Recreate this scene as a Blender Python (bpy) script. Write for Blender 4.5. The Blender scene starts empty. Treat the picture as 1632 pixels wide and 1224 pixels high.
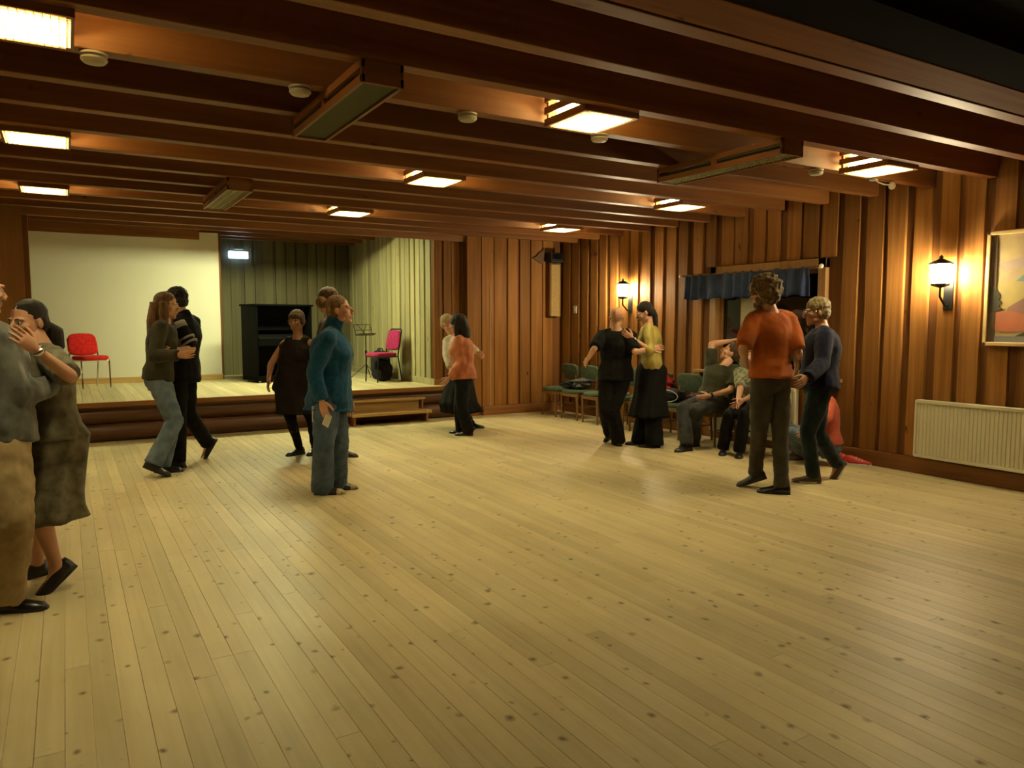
import bpy, math, random
from mathutils import Vector, Matrix, noise, Quaternion
R = math.radians
random.seed(7)
scene = bpy.context.scene
COL = scene.collection

# ------------------------------------------------------------------ camera, world, exposure
cam_d = bpy.data.cameras.new('camera')
cam = bpy.data.objects.new('camera', cam_d)
COL.objects.link(cam)
cam.location = (0, 0, 1.5)
cam.rotation_euler = (R(90 - 4.72), 0, R(-30.83))
cam_d.sensor_width = 36
cam_d.lens = 1190 / 1632 * 36
cam_d.clip_start = 0.05
scene.camera = cam

world = bpy.data.worlds.new('night')
scene.world = world
world.use_nodes = True
world.node_tree.nodes['Background'].inputs[0].default_value = (0.02, 0.03, 0.06, 1)
world.node_tree.nodes['Background'].inputs[1].default_value = 0.05

vs = scene.view_settings
vs.view_transform = 'Standard'
vs.look = 'None'
vs.gamma = 1
vs.use_curve_mapping = False
vs.exposure = 0.1

# how bright each kind of lamp in the hall glows
HOUSE_GLOW = 105.0
HOUSE_COL = (1.0, 0.85, 0.42)
SCONCE_GLOW = 320.0
SCONCE_COL = (1.0, 0.83, 0.50)
STAGE_GLOW = 235.0
STAGE_COL = (0.97, 1.0, 0.52)

# ------------------------------------------------------------------ mesh collector
class MB:
    def __init__(s):
        s.v = []; s.f = []; s.m = []
    def add(s, vs_, fs, mi=0, M=None):
        o = len(s.v)
        for p in vs_:
            p = Vector(p)
            s.v.append(tuple(M @ p if M else p))
        for f in fs:
            s.f.append(tuple(i + o for i in f)); s.m.append(mi)
        return s
    def box(s, x0, x1, y0, y1, z0, z1, mi=0, M=None):
        return s.add([(x0,y0,z0),(x1,y0,z0),(x1,y1,z0),(x0,y1,z0),(x0,y0,z1),(x1,y0,z1),(x1,y1,z1),(x0,y1,z1)],
                     [(0,3,2,1),(4,5,6,7),(0,1,5,4),(1,2,6,5),(2,3,7,6),(3,0,4,7)], mi, M)
    def rings(s, rings, mi=0, cap=True, M=None):
        n = len(rings[0]); vv = [p for r in rings for p in r]; ff = []
        for i in range(len(rings) - 1):
            for j in range(n):
                a = i*n + j; b = i*n + (j+1) % n
                ff.append((a, b, b + n, a + n))
        if cap:
            ff.append(tuple(range(n - 1, -1, -1)))
            k = (len(rings) - 1) * n
            ff.append(tuple(range(k, k + n)))
        return s.add(vv, ff, mi, M)
    def tube(s, pts, r, n=8, mi=0, cap=True, M=None, closed=False):
        pts = [Vector(p) for p in pts]
        rr = r if isinstance(r, (list, tuple)) else [r] * len(pts)
        rings = []; prev = None
        for i, p in enumerate(pts):
            if closed:
                t = pts[(i+1) % len(pts)] - pts[i-1]
            else:
                t = (pts[min(i+1, len(pts)-1)] - pts[max(i-1, 0)])
            t.normalize()
            if prev is None:
                a = Vector((0,0,1)) if abs(t.z) < .9 else Vector((1,0,0))
                u = t.cross(a).normalized()
            else:
                u = (prev - t * prev.dot(t)).normalized()
            prev = u; w = t.cross(u)
            rings.append([p + u*math.cos(2*math.pi*k/n)*rr[i] + w*math.sin(2*math.pi*k/n)*rr[i] for k in range(n)])
        if closed: rings.append(rings[0]); cap = False
        return s.rings(rings, mi, cap, M)
    def ball(s, c, r, nu=12, nv=8, mi=0, M=None):
        c = Vector(c); r = r if isinstance(r, (list, tuple)) else (r, r, r)
        rings = []
        for i in range(nv + 1):
            t = math.pi * (0.02 + .96 * i / nv); z = -math.cos(t); q = math.sin(t)
            rings.append([(c.x + r[0]*q*math.cos(2*math.pi*k/nu), c.y + r[1]*q*math.sin(2*math.pi*k/nu), c.z + r[2]*z) for k in range(nu)])
        return s.rings(rings, mi, True, M)
    def lathe(s, prof, n=16, mi=0, M=None, cap=True):
        return s.rings([[(r*math.cos(2*math.pi*k/n), r*math.sin(2*math.pi*k/n), z) for k in range(n)] for r, z in prof], mi, cap, M)
    def mesh(s, name, mats, smooth=False):
        me = bpy.data.meshes.new(name)
        me.from_pydata(s.v, [], s.f)
        for m in (mats if isinstance(mats, (list, tuple)) else [mats]): me.materials.append(m)
        me.polygons.foreach_set('material_index', s.m)
        if smooth: me.polygons.foreach_set('use_smooth', [True] * len(me.polygons))
        me.update()
        return me
    def build(s, name, mats, parent=None, smooth=False, bevel=0, auto=None):
        o = bpy.data.objects.new(name, s.mesh(name, mats, smooth or auto is not None))
        COL.objects.link(o)
        if parent: o.parent = parent
        if bevel:
            b = o.modifiers.new('b', 'BEVEL'); b.width = bevel; b.segments = 2; b.limit_method = 'ANGLE'; b.angle_limit = R(40)
        if auto is not None:
            o.data.set_sharp_from_angle(angle=R(auto))
        return o

def tag(o, label=None, cat=None, group=None, kind=None):
    if label: o['label'] = label
    if cat: o['category'] = cat
    if group: o['group'] = group
    if kind: o['kind'] = kind
    return o
def empty(name, loc=(0,0,0), rz=0, label=None, cat=None, group=None, kind=None):
    o = bpy.data.objects.new(name, None); COL.objects.link(o)
    o.location = loc; o.rotation_euler = (0, 0, rz); o.empty_display_size = .1
    return tag(o, label, cat, group, kind)
def copy_tree(o, parent=None):
    c = o.copy(); COL.objects.link(c)
    if parent: c.parent = parent
    for ch in list(o.children): copy_tree(ch, c)
    return c
def inst(name, me, parent, loc=(0,0,0), rot=(0,0,0), scale=(1,1,1)):
    o = bpy.data.objects.new(name, me); COL.objects.link(o)
    o.location = loc; o.rotation_euler = rot; o.scale = scale
    if parent: o.parent = parent
    return o

# ------------------------------------------------------------------ materials
MATS = {}
def nodes_of(name):
    m = bpy.data.materials.new(name); m.use_nodes = True
    MATS[name] = m
    nt = m.node_tree
    return m, nt, nt.nodes['Principled BSDF'], nt.nodes, nt.links
def plain(name, col, rough=.5, metal=0, emit=None, estr=0, spec=.5, coat=0):
    m, nt, b, N, L = nodes_of(name)
    b.inputs['Base Color'].default_value = (*col, 1)
    b.inputs['Roughness'].default_value = rough
    b.inputs['Metallic'].default_value = metal
    b.inputs['Specular IOR Level'].default_value = spec
    b.inputs['Coat Weight'].default_value = coat
    if emit:
        b.inputs['Emission Color'].default_value = (*emit, 1)
        b.inputs['Emission Strength'].default_value = estr
    return m
def math_node(N, L, op, a, b=None):
    n = N.new('ShaderNodeMath'); n.operation = op
    for i, x in enumerate((a, b)):
        if x is None: continue
        if isinstance(x, (int, float)): n.inputs[i].default_value = x
        else: L.new(x, n.inputs[i])
    return n.outputs[0]
def wood(name, light, dark, rough=.5, axis='Z', grain=1.0, knots=.5, knotcol=None, vary=.35, bump=.12, spec=.4, wear=0, world=False, kd=.13, kl=2.6, kc=6.5):
    """pine: streaks along `axis`, dark round knots, each piece with a tone of its own"""
    m, nt, b, N, L = nodes_of(name)
    tc = N.new('ShaderNodeTexCoord'); oi = N.new('ShaderNodeObjectInfo'); ge = N.new('ShaderNodeNewGeometry')
    rnd = math_node(N, L, 'FRACT', math_node(N, L, 'ADD', oi.outputs['Random'], ge.outputs['Random Per Island']))
    off = N.new('ShaderNodeCombineXYZ')
    for i, q in enumerate((31.7, 57.3, 83.1)):
        L.new(math_node(N, L, 'MULTIPLY', rnd, q), off.inputs[i])
    ad = N.new('ShaderNodeVectorMath'); ad.operation = 'ADD'
    L.new(ge.outputs['Position'] if world else tc.outputs['Object'], ad.inputs[0]); L.new(off.outputs[0], ad.inputs[1])
    k = {'X': 0, 'Y': 1, 'Z': 2}[axis]
    def mapped(sc_long, sc_cross):
        mp = N.new('ShaderNodeMapping'); sv = [sc_cross] * 3; sv[k] = sc_long
        mp.inputs['Scale'].default_value = sv
        L.new(ad.outputs[0], mp.inputs['Vector']); return mp.outputs[0]
    n1 = N.new('ShaderNodeTexNoise'); n1.inputs['Scale'].default_value = 1; n1.inputs['Detail'].default_value = 4; n1.inputs['Roughness'].default_value = .6
    L.new(mapped(.9 * grain, 26 * grain), n1.inputs['Vector'])
    n2 = N.new('ShaderNodeTexNoise'); n2.inputs['Scale'].default_value = 1; n2.inputs['Detail'].default_value = 2
    L.new(mapped(.5, 3.5), n2.inputs['Vector'])
    mixf = math_node(N, L, 'ADD', math_node(N, L, 'MULTIPLY', n1.outputs['Fac'], .65), math_node(N, L, 'MULTIPLY', n2.outputs['Fac'], .45))
    ramp = N.new('ShaderNodeValToRGB')
    ramp.color_ramp.elements[0].position = .36; ramp.color_ramp.elements[0].color = (*dark, 1)
    ramp.color_ramp.elements[1].position = .68; ramp.color_ramp.elements[1].color = (*light, 1)
    L.new(mixf, ramp.inputs[0])
    col = ramp.outputs[0]
    if knots > 0:
        vo = N.new('ShaderNodeTexVoronoi'); vo.inputs['Scale'].default_value = 1; vo.inputs['Randomness'].default_value = 1
        nd = N.new('ShaderNodeTexNoise'); nd.inputs['Scale'].default_value = 9
        L.new(ad.outputs[0], nd.inputs['Vector'])
        dv = N.new('ShaderNodeVectorMath'); dv.operation = 'SCALE'; dv.inputs['Scale'].default_value = .45
        L.new(nd.outputs['Color'], dv.inputs[0])
        da = N.new('ShaderNodeVectorMath'); da.operation = 'ADD'
        L.new(mapped(kl, kc), da.inputs[0]); L.new(dv.outputs[0], da.inputs[1])
        L.new(da.outputs[0], vo.inputs['Vector'])
        sx = N.new('ShaderNodeSeparateColor'); L.new(vo.outputs['Color'], sx.inputs[0])
        has = math_node(N, L, 'LESS_THAN', sx.outputs[0], knots)
        kr = N.new('ShaderNodeMapRange'); kr.inputs['From Min'].default_value = .04; kr.inputs['From Max'].default_value = kd
        kr.inputs['To Min'].default_value = .85; kr.inputs['To Max'].default_value = 0
        L.new(math_node(N, L, 'DIVIDE', vo.outputs['Distance'], math_node(N, L, 'ADD', math_node(N, L, 'MULTIPLY', sx.outputs[1], .9), .35)), kr.inputs['Value'])
        mk = N.new('ShaderNodeMix'); mk.data_type = 'RGBA'
        L.new(math_node(N, L, 'MULTIPLY', kr.outputs[0], has), mk.inputs['Factor'])
        L.new(col, mk.inputs[6]); mk.inputs[7].default_value = (*(knotcol or tuple(c * .3 for c in dark)), 1)
        col = mk.outputs[2]
    if wear > 0:
        n3 = N.new('ShaderNodeTexNoise'); n3.inputs['Scale'].default_value = .9; n3.inputs['Detail'].default_value = 5
        geo = N.new('ShaderNodeVectorMath'); geo.operation = 'MULTIPLY'; geo.inputs[1].default_value = (1, 1, 1)
        L.new(ge.outputs['Position'], geo.inputs[0]); L.new(geo.outputs[0], n3.inputs['Vector'])
        wr = N.new('ShaderNodeMapRange'); wr.inputs['From Min'].default_value = .35; wr.inputs['From Max'].default_value = .7
        wr.inputs['To Min'].default_value = 1 - wear; wr.inputs['To Max'].default_value = 1.0
        L.new(n3.outputs['Fac'], wr.inputs['Value'])
        mw = N.new('ShaderNodeVectorMath'); mw.operation = 'SCALE'
        L.new(col, mw.inputs[0]); L.new(wr.outputs[0], mw.inputs['Scale']); col = mw.outputs[0]
    val = N.new('ShaderNodeMapRange'); val.inputs['To Min'].default_value = 1 - vary; val.inputs['To Max'].default_value = 1 + vary * .6
    L.new(rnd, val.inputs['Value'])
    hs = N.new('ShaderNodeHueSaturation'); L.new(val.outputs[0], hs.inputs['Value']); L.new(col, hs.inputs['Color'])
    L.new(hs.outputs[0], b.inputs['Base Color'])
    b.inputs['Roughness'].default_value = rough
    b.inputs['Specular IOR Level'].default_value = spec
    if bump:
        bp = N.new('ShaderNodeBump'); bp.inputs['Strength'].default_value = bump; bp.inputs['Distance'].default_value = .01
        L.new(mixf, bp.inputs['Height']); L.new(bp.outputs[0], b.inputs['Normal'])
    return m
def cloth(name, c1, c2=None, scale=18, rough=.9, bump=.25, sheen=.06, stretch=(1,1,1), contrast=.12):
    m, nt, b, N, L = nodes_of(name)
    c2 = c2 or tuple(c * .62 for c in c1)
    tc = N.new('ShaderNodeTexCoord'); mp = N.new('ShaderNodeMapping'); mp.inputs['Scale'].default_value = stretch
    L.new(tc.outputs['Object'], mp.inputs['Vector'])
    n1 = N.new('ShaderNodeTexNoise'); n1.inputs['Scale'].default_value = scale; n1.inputs['Detail'].default_value = 5
    L.new(mp.outputs[0], n1.inputs['Vector'])
    ramp = N.new('ShaderNodeValToRGB')
    ramp.color_ramp.elements[0].position = .5 - contrast; ramp.color_ramp.elements[0].color = (*c2, 1)
    ramp.color_ramp.elements[1].position = .5 + contrast; ramp.color_ramp.elements[1].color = (*c1, 1)
    L.new(n1.outputs['Fac'], ramp.inputs[0]); L.new(ramp.outputs[0], b.inputs['Base Color'])
    b.inputs['Roughness'].default_value = rough
    b.inputs['Specular IOR Level'].default_value = .2
    b.inputs['Sheen Weight'].default_value = sheen
    n2 = N.new('ShaderNodeTexNoise'); n2.inputs['Scale'].default_value = scale * 9; L.new(mp.outputs[0], n2.inputs['Vector'])
    bp = N.new('ShaderNodeBump'); bp.inputs['Strength'].default_value = bump; bp.inputs['Distance'].default_value = .006
    L.new(n2.outputs['Fac'], bp.inputs['Height']); L.new(bp.outputs[0], b.inputs['Normal'])
    return m
def glow(name, col, strength):
    m = bpy.data.materials.new(name); m.use_nodes = True; MATS[name] = m
    N = m.node_tree.nodes; N.clear()
    e = N.new('ShaderNodeEmission'); e.inputs[0].default_value = (*col, 1); e.inputs[1].default_value = strength
    o = N.new('ShaderNodeOutputMaterial'); m.node_tree.links.new(e.outputs[0], o.inputs[0])
    return m

W_WALL = wood('varnished_pine', (.29, .132, .035), (.155, .062, .0135), rough=.52, spec=.10, knots=.3, vary=.35)
W_UNDER = wood('dark_pine', (.15, .058, .014), (.085, .031, .007), rough=.6, spec=.2, knots=.2, vary=.2)
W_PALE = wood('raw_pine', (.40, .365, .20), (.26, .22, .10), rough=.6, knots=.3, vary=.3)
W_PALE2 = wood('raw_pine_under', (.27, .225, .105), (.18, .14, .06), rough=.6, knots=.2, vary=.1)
W_PALE_SHADED = wood('raw_pine_shaded', (.13, .112, .052), (.078, .064, .028), rough=.65, knots=.3, vary=.3)  # raw pine darkened in colour for the weaker light at the stage back
W_BEAM = wood('beam_pine', (.23, .092, .022), (.14, .050, .010), rough=.5, axis='X', knots=.6, spec=.3, vary=.2, grain=.7)
W_CEIL = wood('ceiling_pine', (.30, .13, .035), (.19, .07, .018), rough=.6, axis='X', knots=.2)
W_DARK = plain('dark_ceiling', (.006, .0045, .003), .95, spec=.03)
W_FLOOR = wood('worn_floor_pine', (.63, .53, .31), (.52, .415, .22), rough=.47, spec=.3, world=True, axis='Y', knots=.9, knotcol=(.085, .045, .014), vary=.13, kd=.21, kl=8.5, kc=10.0, grain=.8, bump=.05, wear=.22)
W_GAP = plain('floor_gap', (.13, .085, .035), .9)
W_STAGE = wood('stage_pine', (.58, .50, .29), (.42, .34, .17), rough=.5, axis='Y', knots=.3, vary=.15, world=True)
W_LOG = wood('dark_log', (.115, .046, .019), (.058, .022, .009), rough=.45, axis='X', knots=.3, vary=.2)
W_TRIM = wood('trim_pine', (.27, .112, .028), (.155, .056, .012), rough=.45, axis='X', knots=.3, vary=.15)
W_TRIMY = wood('trim_pine_side', (.27, .112, .028), (.155, .056, .012), rough=.45, axis='Y', knots=.3, vary=.15)
W_STEP = wood('step_pine', (.52, .33, .12), (.34, .19, .055), rough=.45, axis='X', knots=.2)
W_PLY = wood('brown_ply', (.26, .112, .026), (.19, .078, .017), rough=.55, knots=0, vary=.05)
W_CHAIR = wood('chair_beech', (.21, .11, .038), (.13, .066, .022), rough=.4, knots=0, vary=.1)
PAINT_W = plain('cream_enamel', (.62, .58, .42), .35)
PLASTIC_W = plain('cream_plastic', (.40, .37, .25), .5)
IRON = plain('black_iron', (.015, .014, .013), .45, .3)
BLACK = plain('black_lacquer', (.0035, .0035, .0035), .5, spec=.02)
CHROME = plain('chrome', (.7, .68, .62), .18, 1)
BLACKMET = plain('black_steel', (.012, .011, .012), .35, .4)
SCREENM = plain('white_screen', (.70, .68, .56), .85)

# ------------------------------------------------------------------ room sizes (metres)
WX = 7.25            # right wall
BY = 10.55           # back wall beside the stage
LX = -4.4            # left wall, out of view
FY = -2.2            # wall behind the camera
BZ = 2.80            # underside of the ceiling beams
CZ = 3.06            # ceiling boards
SH = .51             # stage height
SY = 14.76           # back wall of the stage
SRX = 4.98           # right wall of the stage
PY = 10.71           # board panel beside the stage opening
SCZ = 3.12           # stage ceiling

# ---------------- floor
floor = MB().box(LX, WX, FY, BY + .4, -.10, -.014).build('floor', W_GAP)
tag(floor, kind='structure')
PW = .0935
plk = MB()
e_ = .0022
def plank_mesh():
    m = MB(); w = PW / 2 - .0006; b = .0013
    prof = [(-w, -.02), (w, -.02), (w, -b), (w - b, 0), (-w + b, 0), (-w, -b)]
    m.rings([[(x, y, z) for x, z in prof] for y in (-.5, .5)], cap=True)
    return m
pm = plank_mesh().mesh('floor_plank', W_FLOOR)
fw = Vector((math.sin(R(30.83)), math.cos(R(30.83)))); rt = Vector((fw.y, -fw.x))
cands = []
ncol = int((WX - LX) / PW)
rf = random.Random(3)
for c in range(ncol):
    x = WX - .02 - PW * (c + .5)
    y = FY - rf.random() * 3.5
    while y < 10.62:
        ln = rf.uniform(2.6, 4.6)
        y0 = max(y, FY + .01); y1 = min(y + ln, 10.62)
        if y1 - y0 > .15:
            sc_ = 0
            for q in range(9):
                p = Vector((x, y0 + (y1 - y0) * q / 8)); d = p.dot(fw); s_ = p.dot(rt)
                if d > 1.9 and abs(s_) < d * .70: sc_ += (y1 - y0) / (d ** 2.6)
            cands.append((sc_, x, y0, y1))
        y += ln
cands.sort(key=lambda t: -t[0])
rest = MB()
for i, (sc_, x, y0, y1) in enumerate(cands):
    if i < 300 and sc_ > 0:
        inst('plank', pm, floor, (x, (y0 + y1) / 2, 0), scale=(rf.choice((.996, 1.0, 1.010, 1.0125)), y1 - y0 - .002, 1))
    else:
        w = PW / 2 - .0006
        rest.box(x - w, x + w, y0 + .001, y1 - .001, -.02, 0)
fr = rest.build('plank_field', W_FLOOR, floor); tag(fr, kind='stuff')

# ---------------- ceiling and beams
ceil = MB().box(LX, WX + .05, 2.2, PY, CZ, CZ + .1).build('ceiling', W_CEIL)
tag(ceil, kind='structure')
def beam(y1, w=.10, z=BZ, name='beam', x0=LX, x1=WX, top=CZ, mat=W_BEAM):
    L_ = x1 - x0; m = MB().box(-L_/2, L_/2, -w/2, w/2, 0, top - z)
    o = m.build(name, mat, ceil, bevel=.004); o.location = ((x0 + x1)/2, y1 - w/2, z); return o
for y in [2.62, 3.17, 3.74] + [4.295 + .5854 * k for k in range(0, 11)]:
    beam(y)
W_HEAD = wood('header_pine', (.21, .085, .021), (.13, .047, .010), rough=.75, axis='X', knots=.4, vary=.1, spec=.08)
hb = beam(2.49, .24, BZ - .005, 'header_beam', mat=W_HEAD)
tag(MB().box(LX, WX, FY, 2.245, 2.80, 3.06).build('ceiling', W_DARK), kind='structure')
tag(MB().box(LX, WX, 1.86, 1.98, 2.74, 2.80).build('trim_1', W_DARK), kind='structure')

# ---------------- boarded walls
BCACHE = {}
def board_mesh(var, w, h, th, wav, mat):
    key = (var, round(w, 3), round(h, 3), th, wav, mat.name)
    if key not in BCACHE:
        rb = random.Random(var * 91 + int(h * 100)); n = 8 if wav else 1; rings = []
        a = b = 0
        ph, pb = rb.random() * 9, rb.random() * 9
        for i in range(n + 1):
            t = i / n * h
            if wav:
                a = wav * (noise.noise((ph, t * 1.6, 0)) + .4 * noise.noise((ph, t * 5, 3)))
                b = wav * (noise.noise((pb, t * 1.6, 7)) + .4 * noise.noise((pb, t * 5, 9)))
            x0, x1 = -w/2 + a, w/2 + b
            rings.append([(x0, 0, t), (x1, 0, t), (x1 - .006, -th, t), (x0 + .006, -th, t)])
        BCACHE[key] = MB().rings(rings).mesh('wall_board', mat)
    return BCACHE[key]
def boards(parent, org, rz, length, z0, z1, pitch, w, th, wav, mat, holes=(), jit=.02, seed=1, nvar=6):
    """boards stand along local +x from org, facing local -y; holes = (u0, u1, z0, z1)"""
    rb = random.Random(seed); u = pitch / 2
    d = Vector((math.cos(rz), math.sin(rz), 0))
    while u < length - w * .3:
        uu = u + rb.uniform(-jit, jit); ww = w * rb.choice((.92, 1.0, 1.08)); var = rb.randrange(nvar)
        uu = min(uu, length - ww / 2 - .012)
        spans = [(z0, z1)]
        for h0, h1, a, b in holes:
            if uu + ww/2 > h0 and uu - ww/2 < h1:
                spans = [s for s in ((z0, a), (b, z1)) if s[1] - s[0] > .05]
        for a, b in spans:
            o = inst('board', board_mesh(var, ww, b - a, th, wav, mat), parent, (org[0] + d.x*uu, org[1] + d.y*uu, a), (0, 0, rz))
        u += pitch

# right wall: faces -x. local +x runs toward -y
WIN = (5.42, 7.00, .90, 2.12)          # y0, y1, z0, z1
wr = MB()
TH = .028
X0 = WX + TH
wr.box(X0, X0 + .12, FY, WIN[0], 0, 3.1); wr.box(X0, X0 + .12, WIN[1], PY, 0, 3.1)
wr.box(X0, X0 + .12, WIN[0], WIN[1], 0, WIN[2]); wr.box(X0, X0 + .12, WIN[0], WIN[1], WIN[3], 3.1)
wall_r = tag(wr.build('wall_right', W_UNDER), kind='structure')
boards(wall_r, (X0, BY - .05, 0), R(-90), BY - .05 - FY, .16, CZ, .2525, .192, TH, .014, W_WALL,
       holes=[(BY - .05 - WIN[1] - .05, BY - .05 - WIN[0] + .05, WIN[2] - .06, WIN[3] + .10)], seed=5)
bb = MB().box(0, .045, FY, BY, 0, .155).build('baseboard_right', W_TRIMY, bevel=.006)
bb.location.x = WX - .02; tag(bb, kind='structure')

# back wall right of the stage: faces -y
BYB = BY + TH
wall_b = tag(MB().box(5.50, WX + .03, BYB, BYB + .5, 0, 3.1).build('wall_back', W_UNDER), kind='structure')
boards(wall_b, (5.50, BYB, 0), 0, WX - 5.50, .15, CZ, .232, .208, TH, .006, W_WALL, seed=11, jit=.008)
bb = MB().box(5.74, WX, BY - .03, BYB, 0, .145).build('baseboard_back', W_TRIM, bevel=.006); tag(bb, kind='structure')
# corner post standing where the back wall ends beside the stage
pp = MB().box(5.47, 5.66, BY - .012, BYB, 0, CZ).build('corner_board', W_WALL, wall_b, bevel=.004)

# panel set back on the stage, right of the opening
wall_p = tag(MB().box(SRX, 5.75, PY + TH, PY + .12, SH, 3.1).build('wall_panel', W_UNDER), kind='structure')
boards(wall_p, (SRX, PY + TH, 0), 0, .62, SH + .09, CZ, .155, .15, TH, .004, W_WALL, seed=4)
tag(MB().box(SRX, 5.6, PY - .02, PY + TH, SH, SH + .09).build('baseboard_panel', W_TRIM, bevel=.004), kind='structure')

MB().box(SRX - .004, SRX + .09, PY - .008, PY + .05, SH, CZ).build('corner_board', W_WALL, wall_p, bevel=.003)
# stage side wall (faces -x) and stage back wall (faces -y)
wall_s = tag(MB().box(SRX + TH, SRX + .2, PY + .03, SY + .1, SH, 3.3).build('wall_stage_right', W_PALE2), kind='structure')
boards(wall_s, (SRX + TH, SY, 0), R(-90), SY - PY, SH + .1, SCZ, .205, .175, TH, .008, W_PALE, seed=21)
tag(MB().box(SRX - .02, SRX + TH, PY, SY, SH, SH + .1).build('baseboard_stage_right', W_PALE, bevel=.004), kind='structure')
wall_t = tag(MB().box(-1.5, SRX + .2, SY + TH, SY + .2, SH, 3.3).build('wall_stage_back', W_PALE_SHADED), kind='structure')
boards(wall_t, (1.9, SY + TH, 0), 0, SRX - 1.9, SH, SCZ, .20, .17, TH, .006, W_PALE_SHADED, seed=23)
tag(MB().box(-1.6, -1.5, BY, SY + .2, 0, 3.3).build('wall_stage_left', W_PLY), kind='structure')
# proscenium left of the opening
tag(MB().box(LX - .1, -.39, 10.58, 10.70, 0, CZ).build('wall_proscenium_left', W_PLY), kind='structure')
tag(MB().box(-.39, -.33, 10.62, 10.72, SH, BZ + .05).build('trim_2', W_UNDER), kind='structure')
# stage ceiling with battens
sceil = tag(MB().box(-1.6, SRX + .1, 10.60, SY + .2, SCZ, SCZ + .1).build('ceiling_stage', W_CEIL), kind='structure')
for k in range(6):
    y = (11.45, 12.22, 12.75, 13.28, 13.95, 14.45)[k]
    MB().box(-1.5, SRX, y, y + .07, SCZ - (.15 if k < 2 else .10), SCZ).build('batten', W_BEAM, sceil)
# dark header board above the opening
tag(MB().box(-.39, 5.5, 10.60, 10.64, 2.765, CZ).build('trim_3', W_TRIM, bevel=.004), kind='structure')
# walls the camera does not see
tag(MB().box(LX - .1, LX, FY, 10.6, 0, 3.1).build('wall_left', W_WALL), kind='structure')
tag(MB().box(LX - .1, WX + .15, FY - .1, FY, 0, 3.1).build('wall_front', W_WALL), kind='structure')
# ------------------------------------------------------------------ window, curtain
win = empty('window_1', (WX, (WIN[0] + WIN[1]) / 2, WIN[2])); tag(win, kind='structure')
hw = (WIN[1] - WIN[0]) / 2; hh = WIN[3] - WIN[2]
PAINT_F = wood('window_pine', (.34, .19, .07), (.22, .11, .035), rough=.45, knots=.1, vary=.1)
GLASS = plain('night_glass', (.004, .004, .005), .04, spec=.8)
PALEF = plain('pale_window_paint', (.30, .27, .17), .5)
m = MB()
m.box(-.035, .15, -hw - .07, -hw + .03, -.05, hh + .09); m.box(-.035, .15, hw - .03, hw + .07, -.05, hh + .09)
m.box(-.035, .15, -hw - .07, hw + .07, hh - .02, hh + .09)
m.build('window_frame', PAINT_F, win, bevel=.004)
MB().box(-.09, .13, -hw - .30, hw + .30, -.055, -.02).build('window_sill', PAINT_F, win, bevel=.004)
MB().box(.02, .12, .20, .38, -.02, hh).build('mullion', PALEF, win, bevel=.004)
for a, b in ((-hw + .03, .20), (.38, hw - .03)):
    s = MB(); t = .045
    s.box(.06, .10, a, a + t, 0, hh - .02); s.box(.06, .10, b - t, b, 0, hh - .02)
    s.box(.06, .10, a, b, 0, t); s.box(.06, .10, a, b, hh - .02 - t, hh - .02)
    sash = s.build('sash', PAINT_F, win, bevel=.003)
    MB().box(.078, .084, a + t, b - t, t, hh - .02 - t).build('pane', GLASS, sash)
# blue valance gathered on a rod
BLUE = cloth('blue_curtain', (.036, .056, .135), (.022, .034, .088), scale=9, contrast=.25)
vy0, vy1, vz0, vz1 = 5.50, 7.44, 1.80, 2.125
nseg = 150; rows = 9; vv = []; ff = []
for j in range(rows + 1):
    t = j / rows
    for i in range(nseg + 1):
        u = i / nseg; y = vy0 + (vy1 - vy0) * u
        amp = .012 + .030 * t
        ph = u * 74 + 2.2 * math.sin(u * 13) + 1.2 * noise.noise((u * 9, 1, 0))
        x = amp * math.sin(ph) + .010 * noise.noise((u * 30, t * 3, 2))
        zz = vz1 - (vz1 - vz0) * t * (1 + .03 * math.sin(u * 41 + 1))
        vv.append((x, y, zz))
w1 = nseg + 1
for j in range(rows):
    for i in range(nseg):
        ff.append((j*w1 + i, j*w1 + i + 1, (j+1)*w1 + i + 1, (j+1)*w1 + i))
o = MB().add(vv, ff).build('window_valance', BLUE, smooth=True); o.location.x = WX - .115
sm = o.modifiers.new('t', 'SOLIDIFY'); sm.thickness = .004
tag(o, 'short gathered blue curtain hanging across the top of the dark window', 'curtain')
rod = empty('curtain_rod', (WX - .115, 6.4, 2.115), label='thin pale curtain rod with round end knob above the blue valance', cat='curtain rod')
MB().tube([(0, -1.02, 0), (0, 1.10, 0)], .011, 8).build('rod', W_CHAIR, rod, auto=40)
for s in (-1, 1):
    yy = -1.05 if s < 0 else 1.13
    MB().ball((0, yy, 0), .026).build('end_knob', PAINT_W, rod, smooth=True)
    MB().box(0, .115, yy + .05 * -s - .006, yy + .05 * -s + .006, -.02, .02).build('bracket', PAINT_W, rod)

# ------------------------------------------------------------------ stage
stage = empty('stage', (2.5, BY, 0), label='raised wooden stage with round dark logs along its front', cat='stage')
def SB(m, name, mat, **k):
    o = m.build(name, mat, stage, **k); o.location = (-2.5, -BY, 0); return o
sp = MB()
n = int((SRX + 1.5 + .5) / .118)
pmesh = MB().box(-.0575, .0575, -.5, .5, -.03, 0).mesh('stage_plank', W_STAGE)
for i in range(n):
    x = -1.5 + .118 * (i + .5)
    y0 = BY - .02; y1 = SY if x < SRX else PY
    if x > 5.49: break
    inst('plank', pmesh, stage, (x - 2.5, (y0 + y1)/2 - BY, SH), scale=(1, y1 - y0, 1))
SB(MB().box(-1.5, 5.5, BY - .035, BY + .03, SH - .065, SH - .004), 'edge_board', W_TRIM, bevel=.004)
SB(MB().box(-1.5, 5.5, BY + .12, BY + .2, 0, SH - .03), 'front_board', W_UNDER)
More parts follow.
